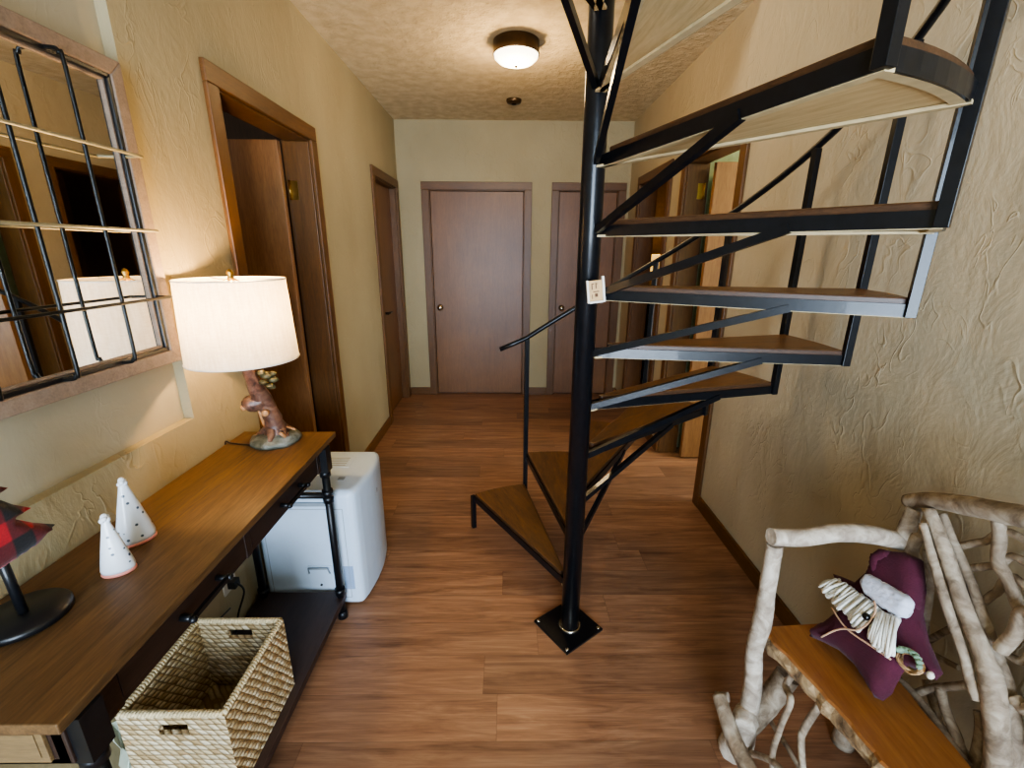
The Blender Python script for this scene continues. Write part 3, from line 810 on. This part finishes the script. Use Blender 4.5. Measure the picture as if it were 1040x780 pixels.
# ------------------------------------------------------------------ seagrass basket
BX0, BX1, BY0, BY1, BZ0, BZ1 = -.925, -.668, .797, 1.088, .10, .352
bk = thing('seagrass_basket', 'woven seagrass storage basket with cut-out handles on the console shelf', 'basket', ((BX0+BX1)/2, (BY0+BY1)/2, BZ0))
bm = BM(); th = .012; cx = (BX0+BX1)/2; hw, hz0, hz1 = .036, BZ1-.058, BZ1-.026
box(bm, (BX0, BY0+th, BZ0), (BX1, BY1-th, BZ0+th)); box(bm, (BX0, BY0+th, BZ0+th), (BX0+th, BY1-th, BZ1)); box(bm, (BX1-th, BY0+th, BZ0+th), (BX1, BY1-th, BZ1))
for ya in (BY0, BY1-th):
    box(bm, (BX0, ya, BZ0), (BX1, ya+th, hz0)); box(bm, (BX0, ya, hz0), (cx-hw, ya+th, BZ1)); box(bm, (cx+hw, ya, hz0), (BX1, ya+th, BZ1)); box(bm, (cx-hw, ya, hz1), (cx+hw, ya+th, BZ1))
obj('body', bm, 'weave', bk)
bm = BM(); r = .008; z = BZ1
cs = [(BX0+.006, BY0+.006), (BX1-.006, BY0+.006), (BX1-.006, BY1-.006), (BX0+.006, BY1-.006)]
for i in range(4):
    a, b_ = Vector((*cs[i], z)), Vector((*cs[(i+1) % 4], z)); n = int((b_-a).length/.008)
    for k in range(n):
        c = a.lerp(b_, (k+.5)/n); d = (b_-a).normalized(); s = Vector((-d.y, d.x, 0))
        tube(bm, [c-s*.007-d*.003, c-s*.003+Vector((0, 0, .005)), c+s*.003+Vector((0, 0, .005))+d*.001, c+s*.007+d*.003], .0042, 6)
    tube(bm, [a, b_], .0075, 8)
obj('rim', bm, 'rimweave', bk)
bag = None
bm = BM(); rows = []
zz_ = [.10, .16, .21, .25, .29, .325]
for i, z in enumerate(zz_):
    rows.append([bm.verts.new((BX0-.006-.012*(.5+.5*math.sin(k*1.9+i*1.3))-.002*i*0, BY0-.012+k*.012+.010*((i+k) % 2), z+.006*math.sin(k*2.3))) for k in range(9)])
for i in range(len(rows)-1):
    for k in range(8): bm.faces.new((rows[i][k], rows[i][k+1], rows[i+1][k+1], rows[i+1][k])).smooth = False
bag = obj('plastic_bag', bm, 'bag'); md = bag.modifiers.new('s', 'SOLIDIFY'); md.thickness = .0015
tag(bag, 'crumpled pale green plastic bag tucked between woven basket and wall', 'bag')

# ------------------------------------------------------------------ portable air conditioner
AX0, AX1, AY0, AY1, AH = -.975, -.576, 1.512, 1.885, .533
ac = thing('portable_air_conditioner', 'white boxy portable air conditioner on floor at the far console end', 'appliance', ((AX0+AX1)/2, (AY0+AY1)/2, 0))
bm = BM()
poly = [(AX0, AY0), (AX1-.012, AY0)]+[(AX1-.012+.022*math.sin(PI*k/8)+.004, AY0+(AY1-AY0)*k/8) for k in range(1, 8)]+[(AX1-.012, AY1), (AX0, AY1)]
prism(bm, poly, .012, AH)
for v_ in bm.verts:
    if v_.co.z > .3 and v_.co.y > AY0+.2: pass
obj('housing', bm, 'acwhite', ac, bevel=.024, seg=4)
bm = BM(); box(bm, (AX0+.05, AY0+.05, 0), (AX1-.06, AY1-.05, .014)); obj('underframe', bm, 'acdark', ac)
bm = BM(); box(bm, (AX0+.06, AY0+.20, AH-.001), (AX1-.09, AY0+.30, AH+.003)); tp = obj('air_outlet', bm, 'acwhite', ac, bevel=.002)
bm = BM()
for k in range(5): box(bm, (AX0+.08, AY0+.212+k*.017, AH+.0032), (AX1-.11, AY0+.217+k*.017, AH+.0042))
obj('outlet_slit', bm, 'acgrey', tp)
bm = BM(); box(bm, (AX1-.10, AY0+.09, AH-.0005), (AX1-.075, AY0+.115, AH+.002)); obj('button', bm, 'acgrey', ac)
# grooves of the raised back panel and service hatch facing the hall
bm = BM(); yy = AY0-.0012
def outline(x0, x1, z0, z1, w_=.003):
    box(bm, (x0, yy, z0), (x1, AY0+.002, z0+w_)); box(bm, (x0, yy, z1-w_), (x1, AY0+.002, z1)); box(bm, (x0, yy, z0), (x0+w_, AY0+.002, z1)); box(bm, (x1-w_, yy, z0), (x1, AY0+.002, z1))
outline(AX0+.03, AX1-.055, .05, .46, .002)
obj('panel_seam', bm, 'acgrey', ac)
bm = BM(); hx0, hx1 = -.795, -.70; box(bm, (hx0, AY0-.004, .055), (hx1, AY0+.004, .205)); ht = obj('service_hatch', bm, 'acwhite', ac, bevel=.002)
bm = BM(); tube(bm, [(hx0+.004, AY0-.004, .170), (hx0+.006, AY0-.014, .198), (hx1-.012, AY0-.014, .198), (hx1-.008, AY0-.004, .170)], .0035, 8); obj('latch', bm, 'acgrey', ht)
bm = BM(); tube(bm, [((hx0+hx1)/2, AY0-.007, .115), ((hx0+hx1)/2, AY0-.003, .115)], .005, 10); obj('screw', bm, 'acdark', ht)
bm = BM(); box(bm, (AX0+.04, AY0-.008, .475), (AX1-.11, AY0+.004, .49)); obj('top_groove', bm, 'acgrey', ac, bevel=.002)
bm = BM(); box(bm, (-.655, AY0-.001, .09), (-.615, AY0+.002, .20)); obj('rating_sticker', bm, 'aclabel', ac)
bm = BM(); xs_ = AX1+.0085; box(bm, (xs_-.004, AY0+.16, .40), (xs_+.0035, AY0+.235, .455)); gr = obj('side_grip', bm, 'acwhite', ac, bevel=.006)
bm = BM(); box(bm, (xs_+.003, AY0+.170, .408), (xs_+.0045, AY0+.225, .428)); obj('grip_recess', bm, 'acgrey', gr)

# outlet and cords under the console
ot = thing('wall_outlet', 'ivory wall outlet with a black plug under the console table', 'outlet', (XL, 1.33, .30))
bm = BM(); box(bm, (XL, 1.295, .245), (XL+.006, 1.365, .36)); pl_ = obj('cover_plate', bm, 'outlet', ot, bevel=.003)
bm = BM(); box(bm, (XL+.006, 1.315, .31), (XL+.009, 1.345, .345)); obj('socket', bm, 'acdark', ot)
bm = BM(); box(bm, (XL+.006, 1.315, .262), (XL+.032, 1.345, .29))
tube(bm, [(XL+.032, 1.33, .276), (XL+.05, 1.33, .24), (XL+.035, 1.30, .17), (XL+.03, 1.28, .115), (XL+.05, 1.22, .107), (XL+.07, 1.20, .106)], .0035, 8, sub=6)
cd = obj('power_cord', bm, 'blackcord'); tag(cd, 'black power cord and plug hanging from outlet to console shelf', 'cord')
bm = BM(); tube(bm, [(XL+.014, 1.10, .27), (XL+.012, 1.17, .22), (XL+.012, 1.25, .205), (XL+.015, 1.295, .20)], .0025, 6, sub=6)
wr = obj('thin_cable', bm, 'blackcord'); tag(wr, 'thin dark cable drooping along wall behind the basket', 'cable')

# ------------------------------------------------------------------ wall mirror
MY0, MY1, MZ0, MZ1 = .435, 1.292, 1.10, 1.852
mx0, mxf = -1.018, -.955
mr = thing('wall_mirror', 'window-style wall mirror with weathered wood frame and black wire grid', 'mirror', (mx0, (MY0+MY1)/2, MZ0))
def rect_frame(bm, y0, y1, z0, z1, w_, x0, x1):
    for a, b_ in (((y0, z0), (y1, z0)), ((y1, z0), (y1, z1)), ((y1, z1), (y0, z1)), ((y0, z1), (y0, z0))): pass
    o_ = [(y0, z0), (y1, z0), (y1, z1), (y0, z1)]; i_ = [(y0+w_, z0+w_), (y1-w_, z0+w_), (y1-w_, z1-w_), (y0+w_, z1-w_)]
    for k in range(4):
        q = [o_[k], o_[(k+1) % 4], i_[(k+1) % 4], i_[k]]
        prism(bm, q, x0, x1, axis='x')
bm = BM(); rect_frame(bm, MY0, MY1, MZ0, MZ1, .036, mx0, mxf); obj('frame', bm, 'frame', mr, bevel=.003)
bm = BM(); rect_frame(bm, MY0+.036, MY1-.036, MZ0+.036, MZ1-.036, .011, mx0+.008, mxf-.004); obj('inner_lip', bm, 'black', mr, bevel=.002)
bm = BM(); rect_frame(bm, MY0+.046, MY1-.046, MZ0+.046, MZ1-.046, .007, mx0+.008, mxf-.012); obj('inner_moulding', bm, 'frame', mr, bevel=.002)
bm = BM(); box(bm, (mx0+.004, MY0+.03, MZ0+.03), (mxf-.018, MY1-.03, MZ1-.03)); obj('mirror_glass', bm, 'mirrorglass', mr)
wx = -.925; za, zb = MZ0+.036, MZ1-.036
for yv in (1.095, .94, .785, .63):
    bm = BM(); tube(bm, [(mxf-.008, yv, zb-.004), (mxf+.018, yv, zb-.006), (wx-.006, yv, zb-.016), (wx, yv, zb-.04), (wx, yv, (za+zb)/2), (wx, yv, za+.04), (wx-.006, yv, za+.016), (mxf+.018, yv, za+.006), (mxf-.008, yv, za+.004)], .0042, 8, sub=5); obj('upright_wire', bm, 'ironwire', mr)
for zv in (1.634, 1.457, 1.287):
    bm = BM(); wx2 = wx+.007
    tube(bm, [(mxf-.008, MY0+.04, zv), (wx2-.01, MY0+.05, zv), (wx2, MY0+.075, zv), (wx2, (MY0+MY1)/2, zv), (wx2, MY1-.075, zv), (wx2-.01, MY1-.05, zv), (mxf-.008, MY1-.04, zv)], .0038, 8, sub=6); obj('cross_wire', bm, 'litwire' if zv > 1.4 else 'ironwire', mr)

# ------------------------------------------------------------------ twig bench
bn = thing('twig_bench', 'rustic driftwood twig bench with honey-coloured plank seat against right wall', 'bench', (.86, .45, 0))
def branch(name, pts, r, mat='twig', knob=.07, sub=6, seg=12, par=None):
    knob *= .45
    bm = BM(); tube(bm, pts, r, seg, 0, 1, knob, sub); return obj(name, bm, [mat, 'twigpale'], par or bn)
bm = BM(); rr = random.Random(3)
left = [(.705, .985), (.722, .90), (.742, .82), (.760, .72), (.770, .63), (.775, .5), (.782, .35), (.776, .2), (.77, .05), (.765, -.12)]
right = [(.955, -.12), (.955, .2), (.94, .5), (.935, .63), (.95, .826), (.938, .93), (.925, 1.0)]
def dens(L_, k=5):
    out = []
    for i in range(len(L_)-1):
        a, b_ = Vector(L_[i]), Vector(L_[i+1])
        for j in range(k): out.append(a.lerp(b_, j/k)+Vector((rr.uniform(-.003, .003), rr.uniform(-.001, .001))))
    out.append(Vector(L_[-1])); return out
top = dens(left)+dens(right)
n = len(top); cen = Vector((.85, .45)); rings = []
for z, ex in ((.42, 0), (.414, .004), (.398, .012), (.38, .008), (.368, -.012)):
    rings.append([bm.verts.new((p.x+(ex+rr.uniform(-.004, .004)*(z < .41))*(-1 if p.x < .85 else 1)*(1 if z < .42 else 0), p.y, z+(rr.uniform(-.004, .004) if z < .41 else 0))) for p in top])
for i in range(len(rings)-1):
    for k in range(n):
        f = bm.faces.new((rings[i][k], rings[i+1][k], rings[i+1][(k+1) % n], rings[i][(k+1) % n])); f.material_index = 1 if i else 0
f = bm.faces.new(rings[0]); f.material_index = 0
f = bm.faces.new(rings[-1][::-1]); f.material_index = 1
bmesh.ops.recalc_face_normals(bm, faces=bm.faces[:])
obj('seat', bm, ['seat', 'livebark'], bn)
branch('armrest', [(0.656, 0.950, 0.735), (0.739, 0.955, 0.729), (0.819, 0.950, 0.746), (0.906, 0.950, 0.741), (0.994, 0.950, 0.718)], [.021, .022, .022, .023, .021], 'twigpale')
branch('arm_post', [(0.673, 0.955, 0.709), (0.674, 0.950, 0.572), (0.678, 0.950, 0.471), (0.672, 0.950, 0.378), (0.686, 0.950, 0.274), (0.688, 0.940, 0.122)], [.019, .020, .024, .021, .023, .026], 'twigpale', .09)
branch('leg_knot', [(0.685, 0.950, 0.157), (0.653, 0.900, 0.158)], [.028, .034, .026], 'twigpale', .08)
branch('seat_brace', [(0.679, 0.950, 0.081), (0.741, 0.955, 0.177), (0.788, 0.960, 0.276)], [.034, .032, .030], 'twig', .06)
branch('leg', [(.675, .955, 0), (.68, .945, .05), (0.682, 0.940, 0.122)], [.048, .038, .03], 'twigpale', .06)
branch('front_stretcher', [(0.612, 0.973, 0.188), (0.612, 0.919, 0.169), (0.615, 0.843, 0.150), (.625, .55, .16), (.64, .2, .15), (.65, -.1, .16)], [.018, .021, .022, .022, .02, .018])
branch('stretcher_stub', [(0.612, 0.986, 0.168), (0.640, 0.971, 0.183)], [.013, .013, .013])
for pts, r in (([(.745, .885, .385), (.728, .885, .33), (0.705, 0.832, 0.345), (0.700, 0.838, 0.244), (0.700, 0.837, 0.122), (.70, .76, .0)], [.009, .0085, .0075, .0075, .008]),
               ([(.775, .815, .385), (0.745, 0.818, 0.271), (0.740, 0.807, 0.221), (.735, .74, .1)], [.009, .009, .008, .008]),
               ([(0.780, 1.007, 0.081), (0.780, 0.915, 0.092), (0.780, 0.866, 0.096), (.80, .60, .06)], [.007, .007, .006, .006]),
               ([(0.680, 0.917, 0.043), (0.700, 0.817, 0.143), (.74, .66, .16)], [.009, .008, .008])):
    branch('twig', pts, r)
XB = 1.0
branch('top_rail', [(1.000, 0.976, 0.819), (1.000, 0.924, 0.853), (1.000, 0.841, 0.889), (1.000, 0.786, 0.909), (1.0, .70, .935), (1.0, .45, .97), (1.0, .2, .93), (1.0, -.05, .82)], [.017, .019, .022, .022, .023, .024, .022, .02])
branch('back_post', [(0.985, 0.908, 0.839), (0.985, 0.852, 0.776), (0.985, 0.773, 0.677), (0.980, 0.709, 0.618), (0.980, 0.679, 0.570), (0.970, 0.622, 0.436), (.97, .60, .2), (.97, .62, 0)], [.013, .015, .016, .018, .022, .020, .021, .024])
branch('back_post', [(1.015, 0.903, 0.830), (1.015, 0.863, 0.784), (1.015, 0.806, 0.724), (1.015, 0.756, 0.662), (1.015, 0.715, 0.611), (1.010, 0.680, 0.569), (1.000, 0.618, 0.442), (1.0, .56, .2), (1.0, .56, .02)], [.009, .010, .011, .012, .013, .018, .017, .018])
branch('back_twig', [(0.960, 0.889, 0.815), (0.960, 0.841, 0.748), (0.960, 0.782, 0.668), (0.960, 0.734, 0.611), (0.960, 0.704, 0.566), (0.960, 0.681, 0.537)], [.008, .009, .010, .009, .010, .008])
branch('back_post', [(1.000, 0.954, 0.813), (0.995, 0.953, 0.761), (0.985, 0.949, 0.721)], [.016, .019, .019], 'twigpale')
branch('back_post', [(1.000, 0.926, 0.755), (0.995, 0.928, 0.708), (1.000, 0.901, 0.644), (1.01, .98, .42), (1.01, .97, .2), (1.01, .97, 0)], [.013, .016, .02, .026, .027, .03], 'twig')
branch('back_twig', [(1.030, 0.918, 0.716), (1.030, 0.895, 0.620), (1.030, 0.872, 0.508), (1.020, 0.827, 0.486)], [.012, .013, .012, .006], 'twigpale')
branch('back_twig', [(1.030, 0.856, 0.509), (1.030, 0.821, 0.580)], [.008, .007])
branch('back_twig', [(1.030, 0.842, 0.481), (1.030, 0.781, 0.508)], [.008, .006])
branch('back_twig', [(1.020, 0.805, 0.897), (1.020, 0.787, 0.850), (1.020, 0.774, 0.800), (1.020, 0.745, 0.772), (1.020, 0.708, 0.726), (1.020, 0.666, 0.685), (1.01, .52, .36)], [.012, .012, .013, .011, .010, .010])
for pts, r in (([(1.030, 0.859, 0.774), (1.030, 0.817, 0.817), (1.030, 0.756, 0.868), (1.03, .49, .80)], .008), ([(1.030, 0.826, 0.741), (1.030, 0.781, 0.785), (1.030, 0.733, 0.823), (1.03, .49, .72)], .008),
               ([(1.030, 0.782, 0.688), (1.030, 0.766, 0.729), (1.030, 0.729, 0.780), (1.03, .49, .62)], .008), ([(1.000, 0.704, 0.643), (1.000, 0.693, 0.692), (1.000, 0.676, 0.750), (1.01, .50, .58)], .013),
               ([(1.030, 0.715, 0.622), (1.030, 0.691, 0.628), (1.030, 0.655, 0.648), (1.01, .50, .46)], .008), ([(1.000, 0.658, 0.575), (1.000, 0.639, 0.569), (1.000, 0.607, 0.574), (1.01, .50, .40)], .012),
               ([(0.985, 0.816, 0.382), (0.985, 0.784, 0.443), (0.985, 0.742, 0.501), (0.985, 0.718, 0.536)], .0085), ([(0.985, 0.766, 0.466), (0.985, 0.744, 0.432), (0.980, 0.702, 0.401), (0.970, 0.668, 0.379)], [.010, .010, .011, .010]),
               ([(1.030, 0.836, 0.408), (1.030, 0.803, 0.370), (1.030, 0.771, 0.329)], .009), ([(0.990, 0.695, 0.491), (0.990, 0.675, 0.454), (0.980, 0.658, 0.381)], [.007, .012, .012]),
               ([(0.975, 0.844, 0.399), (0.975, 0.786, 0.402), (0.970, 0.717, 0.395), (0.965, 0.656, 0.389)], .008)):
    branch('back_twig', pts, r)
branch('back_post', [(1.0, .50, .96), (1.015, .49, .7), (1.005, .50, .4), (1.0, .50, 0)], [.016, .018, .018, .02])
branch('back_post', [(1.0, .22, .93), (1.01, .23, .7), (1.0, .22, .4), (1.0, .22, 0)], [.016, .018, .018, .02])
branch('back_rail', [(1.0, .99, .36), (1.0, .5, .355), (1.0, -.06, .36)], [.017, .018, .017])
for ya, za, yb, zb in ((.5, .80, .2, .78), (.5, .62, .2, .6), (.22, .75, -.05, .7), (.22, .55, -.05, .5), (.5, .5, .24, .85)): branch('back_twig', [(1.02, ya, za), (1.03, (ya+yb)/2, (za+zb)/2+.02), (1.02, yb, zb)], [.009, .010, .009])
# near end of the bench, beside the viewpoint
branch('arm_post', [(.69, -.06, .72), (.685, -.07, .5), (.69, -.06, .2), (.68, -.05, 0)], [.02, .022, .024, .03], 'twigpale')
branch('armrest', [(.66, -.06, .735), (.82, -.065, .75), (1.0, -.06, .735)], [.021, .023, .021], 'twigpale')
branch('back_post', [(1.0, -.05, .83), (1.01, -.05, .4), (1.0, -.05, 0)], [.022, .025, .028])

# ------------------------------------------------------------------ plush star doll
dl = thing('plush_star_doll', 'burgundy star-shaped plush doll with white yarn beard sitting on the bench', 'doll', (.86, .86, .42))
DO = Vector((0.886, 0.870, 0.534)); DU = Vector((0.080, -0.996, -0.050)); DV = Vector((0.527, -0.000, 0.850)); DN = DU.cross(DV).normalized()
def D3(p, off=0.0): return DO+DU*p[0]+DV*p[1]+DN*off
star = [(-0.1456, 0.0337), (-0.1296, 0.0427), (-0.0888, 0.0596), (-0.0842, 0.1074), (-0.0892, 0.155), (-0.0658, 0.1877), (-0.0203, 0.205), (0.0259, 0.1553), (0.0557, 0.1083), (0.0973, 0.0727), (0.1505, 0.0431), (0.1515, 0.0225), (0.1266, 0.0124), (0.1026, 0.0016), (0.1101, -0.0344), (0.121, -0.0687), (0.1198, -0.0944), (0.1046, -0.104), (0.0729, -0.0954), (0.0353, -0.0884), (-0.006, -0.0936), (-0.0408, -0.1095), (-0.078, -0.1303), (-0.0848, -0.1079), (-0.0718, -0.0615), (-0.0673, -0.0151), (-0.087, 0.0141), (-0.1209, 0.0219)]
bm = BM(); pillow(bm, star, DO, DU, DV, .034, dens=.0085, sharp=.85, flat=.3); obj('star_body', bm, 'burgundy', dl, smooth=True)
hat = [(-0.0509, 0.0822), (-0.0761, 0.0944), (-0.0891, 0.1376), (-0.0813, 0.173), (-0.0537, 0.1958), (-0.0161, 0.2059), (0.0147, 0.1757), (0.0367, 0.1414), (0.0517, 0.1133), (0.03, 0.1011), (-0.0068, 0.0927)]
bm = BM(); pillow(bm, hat, DO+DN*.014, DU, DV, .032, dens=.008, sharp=1.0, flat=.2)
pillow(bm, [(-0.0891, 0.1411), (-0.0813, 0.1695), (-0.0581, 0.1815), (-0.0489, 0.1636), (-0.0562, 0.1426), (-0.0438, 0.121), (-0.0512, 0.1063), (-0.0715, 0.1167)], DO+DN*.036, DU, DV, .016, dens=.006, sharp=1.0); obj('hat', bm, 'burgundy', dl, smooth=True)
brim = [(-0.0539, 0.0755), (-0.0587, 0.0914), (-0.0527, 0.1048), (-0.0059, 0.1173), (0.041, 0.1269), (0.0527, 0.121), (0.0609, 0.1016), (0.0628, 0.0843), (0.0529, 0.0755), (0.012, 0.0634), (-0.0355, 0.0606)]
bm = BM(); pillow(bm, brim, DO+DN*.044, DU, DV, .019, dens=.0055, sharp=1.1)
for v_ in bm.verts: v_.co += Vector((R_.uniform(-1, 1), R_.uniform(-1, 1), R_.uniform(-1, 1)))*.0014
obj('fleece_brim', bm, 'fleece', dl, smooth=True)
rr = random.Random(5)
bm = BM()
for (s0, s1, e0, e1, cnt) in (((-0.0987, 0.0418), (0.0121, 0.0601), (-0.1123, -0.0026), (0.0109, -0.0071), 15), ((0.0205, 0.0531), (0.0505, 0.0725), (0.0503, -0.0051), (0.0906, 0.0016), 10)):
    for k in range(cnt):
        u_ = k/(cnt-1); s = Vector(s0).lerp(Vector(s1), u_); e = Vector(e0).lerp(Vector(e1), u_)
        for lay in range(3):
            s_ = s+Vector((rr.uniform(-.003, .003), rr.uniform(-.003, .003))); e_ = e+Vector((rr.uniform(-.008, .008), rr.uniform(-.007, .007)))
            d = e_-s_; nn = Vector((-d.y, d.x)).normalized()*.006*rr.uniform(.5, 1.2)
            pts = [D3(s_, .038+lay*.006), D3(s_+d*.35+nn*1.5, .050+lay*.007), D3(s_+d*.75+nn, .048+lay*.006), D3(e_, .040+lay*.005), D3(e_-nn*1.1, .043), D3(s_+d*.6-nn, .041+lay*.004), D3(s_, .036)]
            tube(bm, pts, .0036, 6, sub=3)
obj('yarn_beard', bm, 'yarn', dl)
bm = BM(); ball(bm, D3((0.0198, 0.0283), .067), .0085, seg=12); obj('nose', bm, 'bead', dl)
bm = BM()
for pts in [[((-0.0656, -0.0242), 0.036), ((-0.0221, -0.0303), 0.044), ((0.01, -0.0294), 0.044), ((0.0507, -0.0183), 0.043), ((0.0934, -0.0079), 0.036)], [((-0.0379, -0.0981), 0.03), ((-0.0216, -0.0588), 0.04), ((-0.0057, -0.0351), 0.046), ((0.0167, -0.0138), 0.05), ((0.0283, 0.0181), 0.06), ((0.0219, 0.0514), 0.062), ((0.0036, 0.0671), 0.06)]]: tube(bm, [D3(p, o) for p, o in pts], .0022, 6, sub=5)
obj('twine', bm, 'twine', dl)
wc = Vector((0.1161, 0.017))
bm = BM()
for k in range(4):
    rad = .0165+.0022*k; ph = 0
    tube(bm, [D3(wc+Vector((rad*1.1*math.cos(2*PI*s/20+ph), rad*.9*math.sin(2*PI*s/20))), .030+.004*math.sin(3*2*PI*s/20+k)) for s in range(21)], .0022, 6)
wr_ = obj('vine_wreath', bm, 'ring', dl)
bm = BM()
for k in range(7):
    a = .2+k*.42; c = wc+Vector((.019*math.cos(a), .016*math.sin(a)))
    tube(bm, [D3(c, .032), D3(c+Vector((.008*math.cos(a+1), .007*math.sin(a+1))), .044), D3(c+Vector((.003, .009)), .036)], [.002, .0065, .002], 6, sub=3)
obj('green_ribbon', bm, 'ribbon', wr_)
bm = BM(); ball(bm, D3((0.1524, 0.0269), .028), .007, (1, 1, 1.3), 10); obj('cream_bead', bm, 'pearl', dl)

# ------------------------------------------------------------------ ceiling fixtures
cl = thing('ceiling_light', 'lit flush ceiling light with bronze drum and frosted glass bowl', 'ceiling light', (.045, 2.835, CZ))
bm = BM(); lathe(bm, [(.118, 0), (.124, -.004), (.124, -.060), (.127, -.064), (.121, -.068), (.121, -.058)], (.045, 2.835, CZ), 48, cap=False); obj('drum', bm, 'bronze', cl)
bm = BM(); lathe(bm, [(.120, -.062), (.116, -.080), (.095, -.098), (.058, -.111), (.02, -.117), (.001, -.1175)], (.045, 2.835, CZ), 48, cap=False); obj('glass_bowl', bm, 'dome', cl)
bm = BM(); lathe(bm, [(.008, -.115), (.009, -.121), (.004, -.127), (.001, -.128)], (.045, 2.835, CZ), 14); obj('finial', bm, 'dark_handle', cl)
sd = thing('smoke_detector', 'small round tan smoke detector on the ceiling beyond the light', 'smoke detector', (.046, 3.815, CZ))
bm = BM(); lathe(bm, [(.056, 0), (.056, -.012), (.05, -.024), (.03, -.03), (.001, -.031)], (.046, 3.815, CZ), 32, cap=False); obj('housing', bm, 'bronze', sd)
bm = BM(); lathe(bm, [(.02, -.030), (.018, -.035), (.001, -.036)], (.046, 3.815, CZ), 20, cap=False); obj('sensor_cap', bm, 'dark_handle', sd)

# ------------------------------------------------------------------ lamplit room beyond
dx, dy, dz = (1.680, 5.300, 1.274)
ds = thing('dresser', 'dark dresser in the lamplit room beyond the far right doorway', 'dresser', (dx, dy, 0))
bm = BM(); box(bm, (dx-.18, dy-.2, .08), (dx+.6, dy+.22, dz-.42)); obj('carcass', bm, 'darkwood', ds, bevel=.004)
bm = BM(); box(bm, (dx-.2, dy-.22, dz-.42), (dx+.62, dy+.24, dz-.395)); obj('top', bm, 'darkwood', ds, bevel=.004)
for k in range(2):
    bm = BM(); z0 = .12+k*(dz-.42-.14)/2; box(bm, (dx-.15, dy-.215, z0), (dx+.57, dy-.2, z0+(dz-.42-.2)/2)); dr = obj('drawer', bm, 'darkwood', ds, bevel=.003)
    for kx in (.05, .37): bm = BM(); ball(bm, (dx+kx, dy-.225, z0+.12), .014); obj('knob', bm, 'brass', dr)
for kx in (-.16, .54):
    for ky in (-.18, .2): bm = BM(); box(bm, (dx+kx, dy+ky-.02, 0), (dx+kx+.04, dy+ky+.02, .08)); obj('leg', bm, 'darkwood', ds)
bl = thing('bedside_lamp', 'glowing yellow-shaded lamp on the dark dresser in far room', 'lamp', (dx+.02, dy, dz-.395))
bm = BM(); lathe(bm, [(.06, 0), (.06, .012), (.02, .03), (.035, .08), (.03, .14), (.010, .18), (.010, .24)], (dx+.02, dy, dz-.395), 24); obj('base', bm, 'brass', bl)
bm = BM(); lathe(bm, [(.15, .24), (.10, .50)], (dx+.02, dy, dz-.395), 32, cap=False); obj('lamp_shade', bm, 'lampglow', bl)

# ------------------------------------------------------------------ lights
def area(name, loc, rot, sx, sy, col, e):
    l = bpy.data.lights.new(name, 'AREA'); l.shape = 'RECTANGLE'; l.size = sx; l.size_y = sy; l.color = col; l.energy = e
    o = bpy.data.objects.new(name, l); COL.objects.link(o); o.location = loc; o.rotation_euler = rot; return o
def point(name, loc, r, col, e):
    l = bpy.data.lights.new(name, 'POINT'); l.shadow_soft_size = r; l.color = col; l.energy = e
    o = bpy.data.objects.new(name, l); COL.objects.link(o); o.location = loc; return o
area('daylight', ((WX0+WX1)/2, YF-.2, (WZ0+WZ1)/2), (PI/2, 0, 0), WX1-WX0, WZ1-WZ0, (.72, .86, 1.0), 370)
area('ground_bounce_fill', ((WX0+WX1)/2, YF-.7, .3), (math.radians(125), 0, 0), 2.2, 1.2, (.86, .93, 1.0), 110)  # added area lamp aimed up through the window to brighten the ceiling
area('upstairs_daylight', (-1.7, 1.3, 4.3), (0, math.radians(-50), 0), 1.2, 1.2, (1.0, .90, .76), 85)
point('lamp_bulb', (SC.x, SC.y, 1.25), .03, (1.0, .64, .28), 27)
point('ceiling_bulb', (.045, 2.835, CZ-.19), .08, (1.0, .70, .36), 22)
point('bath_bulb', (2.2, 2.2, 2.2), .1, (1.0, .78, .46), 40)
area('doorway_fill', (3.1, 2.05, 1.25), (0, math.radians(90), 0), 1.3, 1.1, (.82, .91, 1.0), 70)  # added lamp, no window there; brightens the left wall through the doorway
point('bedroom_bulb', (dx+.02, dy-.05, dz-.02), .08, (1.0, .66, .28), 12)
point('door_leaf_fill', (-2.3, 1.4, 2.2), .15, (1.0, .8, .6), 14)  # added lamp without a fixture, brightens the open door leaf
wd_ = bpy.data.worlds.new('World'); scene.world = wd_; wd_.use_nodes = True
bg = wd_.node_tree.nodes['Background']; sky = wd_.node_tree.nodes.new('ShaderNodeTexSky'); sky.sky_type = 'HOSEK_WILKIE'; sky.turbidity = 4
wd_.node_tree.links.new(sky.outputs[0], bg.inputs[0]); bg.inputs[1].default_value = .6

# ------------------------------------------------------------------ camera
cam = bpy.data.cameras.new('camera'); co = bpy.data.objects.new('camera', cam); COL.objects.link(co)
cam.sensor_width = 36; cam.lens = 36*454.3206/1040; cam.clip_start = .02
th_, yw, rl = .29, .0113, -.0054
r0 = Vector((math.cos(yw), -math.sin(yw), 0)); fh = Vector((math.sin(yw), math.cos(yw), 0)); zz = Vector((0, 0, 1))
Fw = math.cos(th_)*fh-math.sin(th_)*zz; U0 = math.sin(th_)*fh+math.cos(th_)*zz
Rt = math.cos(rl)*r0-math.sin(rl)*U0; Up = math.sin(rl)*r0+math.cos(rl)*U0
mw = Matrix((Rt, Up, -Fw)).transposed().to_4x4(); mw.translation = (0, 0, 1.413); co.matrix_world = mw
scene.camera = co
scene.view_settings.view_transform = 'AgX'; scene.view_settings.look = 'AgX - Medium High Contrast'; scene.view_settings.exposure = -0.2
